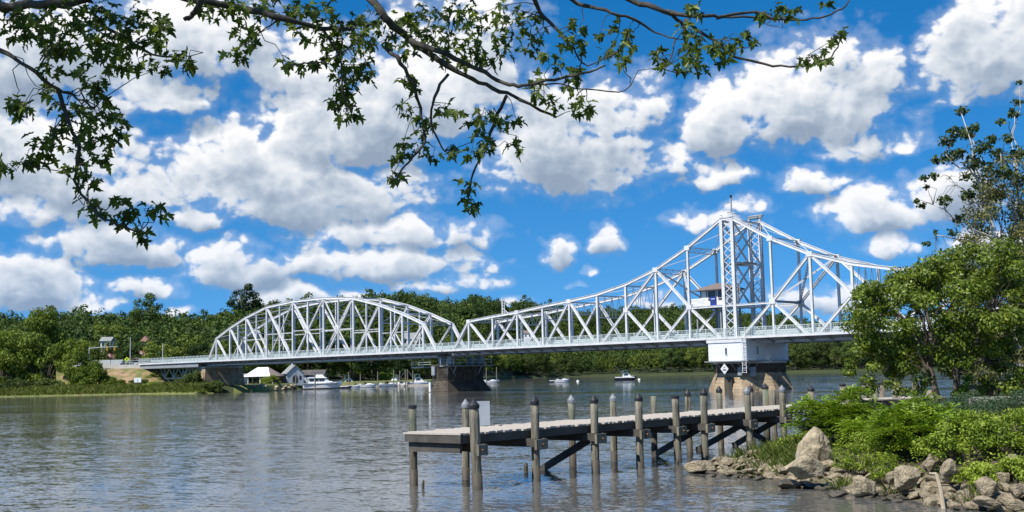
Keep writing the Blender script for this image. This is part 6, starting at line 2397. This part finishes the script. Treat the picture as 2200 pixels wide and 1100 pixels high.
CL = [(30, 20, 50), (90, 40, 55), (150, 30, 55), (215, 30, 55), (270, 50, 50), (320, 40, 45), (60, 70, 50), (120, 95, 45), (35, 60, 40), (180, 75, 45), (240, 95, 42), (300, 90, 40), (340, 78, 30), (260, 135, 35), (235, 120, 35), (300, 140, 26),
      (345, 62, 28), (385, 118, 26), (402, 135, 18), (350, 140, 22), (140, 90, 36), (200, 110, 34), (120, 105, 24), (30, 215, 28), (45, 235, 22), (60, 222, 14), (105, 150, 24), (180, 160, 26), (215, 172, 28), (205, 205, 26), (100, 195, 16),
      (140, 230, 30), (165, 245, 26), (220, 240, 32), (250, 255, 30), (262, 278, 20), (195, 262, 26), (125, 270, 22), (90, 300, 24), (118, 310, 22), (100, 332, 18), (75, 345, 24), (52, 352, 20), (14, 352, 18), (170, 285, 26), (205, 300, 26),
      (235, 300, 16), (215, 335, 24), (180, 335, 26), (160, 370, 22), (185, 395, 20), (200, 385, 14), (190, 435, 22), (220, 450, 20), (200, 462, 14), (258, 425, 16), (285, 448, 16), (262, 455, 16), (330, 445, 20), (350, 455, 14), (300, 492, 16), (310, 508, 10), (255, 478, 12),
      (435, 10, 28), (470, 12, 36), (510, 8, 36), (555, 12, 36), (600, 15, 40), (650, 20, 40), (700, 30, 42), (740, 45, 42), (690, 75, 38), (645, 60, 32), (515, 55, 20), (548, 60, 16), (532, 82, 14), (500, 112, 20), (520, 120, 14), (545, 90, 12),
      (612, 132, 24), (650, 140, 22), (690, 130, 26), (710, 100, 32), (745, 95, 36), (780, 80, 36), (735, 135, 32), (770, 130, 30), (725, 165, 26), (760, 165, 24), (790, 160, 18), (730, 200, 22), (745, 215, 18), (720, 225, 16), (715, 215, 12), (735, 250, 14), (765, 245, 16), (750, 185, 20),
      (790, 40, 38), (830, 70, 34), (800, 100, 30), (850, 40, 36), (890, 40, 38), (870, 110, 26), (900, 75, 34), (885, 165, 18), (895, 180, 20), (868, 172, 14), (862, 225, 12), (878, 240, 12), (905, 255, 16), (925, 265, 12), (905, 285, 12), (865, 308, 12), (845, 335, 16), (870, 330, 12), (900, 315, 14), (930, 335, 16), (845, 378, 16), (855, 385, 8),
      (940, 30, 40), (985, 25, 40), (1030, 30, 38), (1080, 20, 34), (940, 75, 38), (985, 70, 38), (1020, 95, 36), (960, 115, 32), (1060, 70, 34), (1000, 130, 26), (1045, 130, 26), (1085, 110, 30), (1100, 60, 30), (1130, 30, 26), (1135, 100, 26), (1150, 75, 20),
      (955, 235, 16), (975, 242, 16), (1010, 260, 16), (1035, 250, 20), (1055, 245, 14), (1030, 285, 16), (1045, 300, 14), (965, 325, 18), (985, 330, 12), (1010, 325, 16), (1030, 322, 14), (1050, 320, 12), (1115, 318, 12), (1095, 310, 12), (1085, 262, 18), (1110, 258, 14), (1000, 400, 14), (1018, 395, 10), (1005, 425, 10), (1022, 438, 12), (1012, 450, 6),
      (1155, 200, 22), (1150, 175, 18), (1180, 215, 18), (1190, 225, 14), (1215, 185, 18), (1235, 150, 18), (1230, 165, 20), (1240, 210, 18), (1258, 225, 16), (1235, 240, 14), (1265, 235, 8), (1205, 140, 20), (1180, 120, 20), (1240, 85, 16), (1245, 60, 16), (1235, 45, 14), (1245, 105, 12), (1160, 50, 22), (1210, 90, 20),
      (1300, 112, 18), (1320, 118, 18), (1335, 130, 14), (1330, 95, 14), (1350, 85, 12), (1325, 60, 14), (1345, 65, 14), (1290, 72, 12), (1355, 100, 10), (1420, 122, 20), (1435, 140, 14), (1410, 110, 12), (1475, 60, 22), (1495, 75, 20), (1500, 20, 20), (1480, 15, 16), (1470, 145, 20), (1490, 125, 22), (1505, 150, 16), (1480, 100, 18),
      (1530, 90, 22), (1550, 100, 20), (1545, 130, 18), (1570, 95, 18), (1595, 82, 14), (1600, 70, 10), (1620, 88, 8), (1640, 25, 18), (1660, 35, 12), (1685, 12, 16), (1700, 20, 12), (1700, 35, 8), (1730, 130, 14), (1745, 120, 10), (1775, 105, 14), (1770, 130, 10), (1795, 75, 12), (1812, 65, 8), (1775, 5, 10), (1500, 108, 18)]
lv = []      # (centre, axis, normal, size)
twigs = MB()
for (a, b, r) in CL:
    Y = (8.1 if a < 420 else 9.1) + mrng.uniform(-.35, .45)
    c = mp(a, b, Y)
    R = r * Y / FPX
    if b > 20:
        h = min(knots, key=lambda q: (q - c).length_squared)
        if (h - c).length > .03:
            limb(twigs, h, c, .0045, .002, mrng, 4, .12, .06, 5)
    nl = max(5, int(3.6 + (r / 6.9) ** 1.62))
    for k in range(nl):
        d = rand_dirs(1, mrng)[0]
        p = np.array(c) + d * R * mrng.uniform(.25, 1.0) * np.array([1, 1.2, .85])
        ax = d * .7 + np.array([0, -.1, -.75]) + mrng.normal(size=3) * .35
        nm = np.array([0, -.45, .75]) + mrng.normal(size=3) * .55
        lv.append((p, ax, nm, mrng.uniform(.055, .105)))
obj('twigs', twigs.mesh('twigs', smooth=True), MT['maplebark'], maple)['kind'] = 'stuff'
mrng.shuffle(lv)
lv.sort(key=lambda q: -q[3])
rest_v, rest_f = [], []
off = 0
for i, (p, ax, nm, s) in enumerate(lv):
    ax = Vector(ax).normalized()
    nm = Vector(nm)
    nm = (nm - ax * nm.dot(ax)).normalized()
    sd = ax.cross(nm)
    k = i % 8
    if i < 300:
        mtx = Matrix((sd, ax, nm)).transposed().to_4x4()
        o = obj('leaf', LME[k], None, maple)
        o.matrix_local = Matrix.Translation(p) @ mtx @ Matrix.Scale(s, 4)
    else:
        vs, fs = LEAVES[k]
        B3 = np.array([sd, ax, nm])
        w = vs * s @ B3 + np.array(p)
        rest_v.append(w)
        rest_f += [tuple(q + off for q in f) for f in fs]
        off += len(vs)
me = bpy.data.meshes.new('leaves')
me.from_pydata(np.concatenate(rest_v).tolist(), [], rest_f)
obj('leaves', me, MT['maple'], maple)['kind'] = 'stuff'
# the crown of the maple above the view, which shades the hanging boughs
C, R = crown_clumps(mrng, 120, 4.6, 4.6, 2.4, 0, .5, 1.0, lower=-.5, shell=.2)
C = C + np.array([1.0, 2.4, 9.2])
Q = clumps_to_leaves(C, R, 70, .14, mrng, up=.2, fill=.1, droop=.4, aspect=.8, jitter=.8)
obj('upper_crown', quads_mesh('upper_crown', Q, MT['maple']), None, maple)['kind'] = 'stuff'
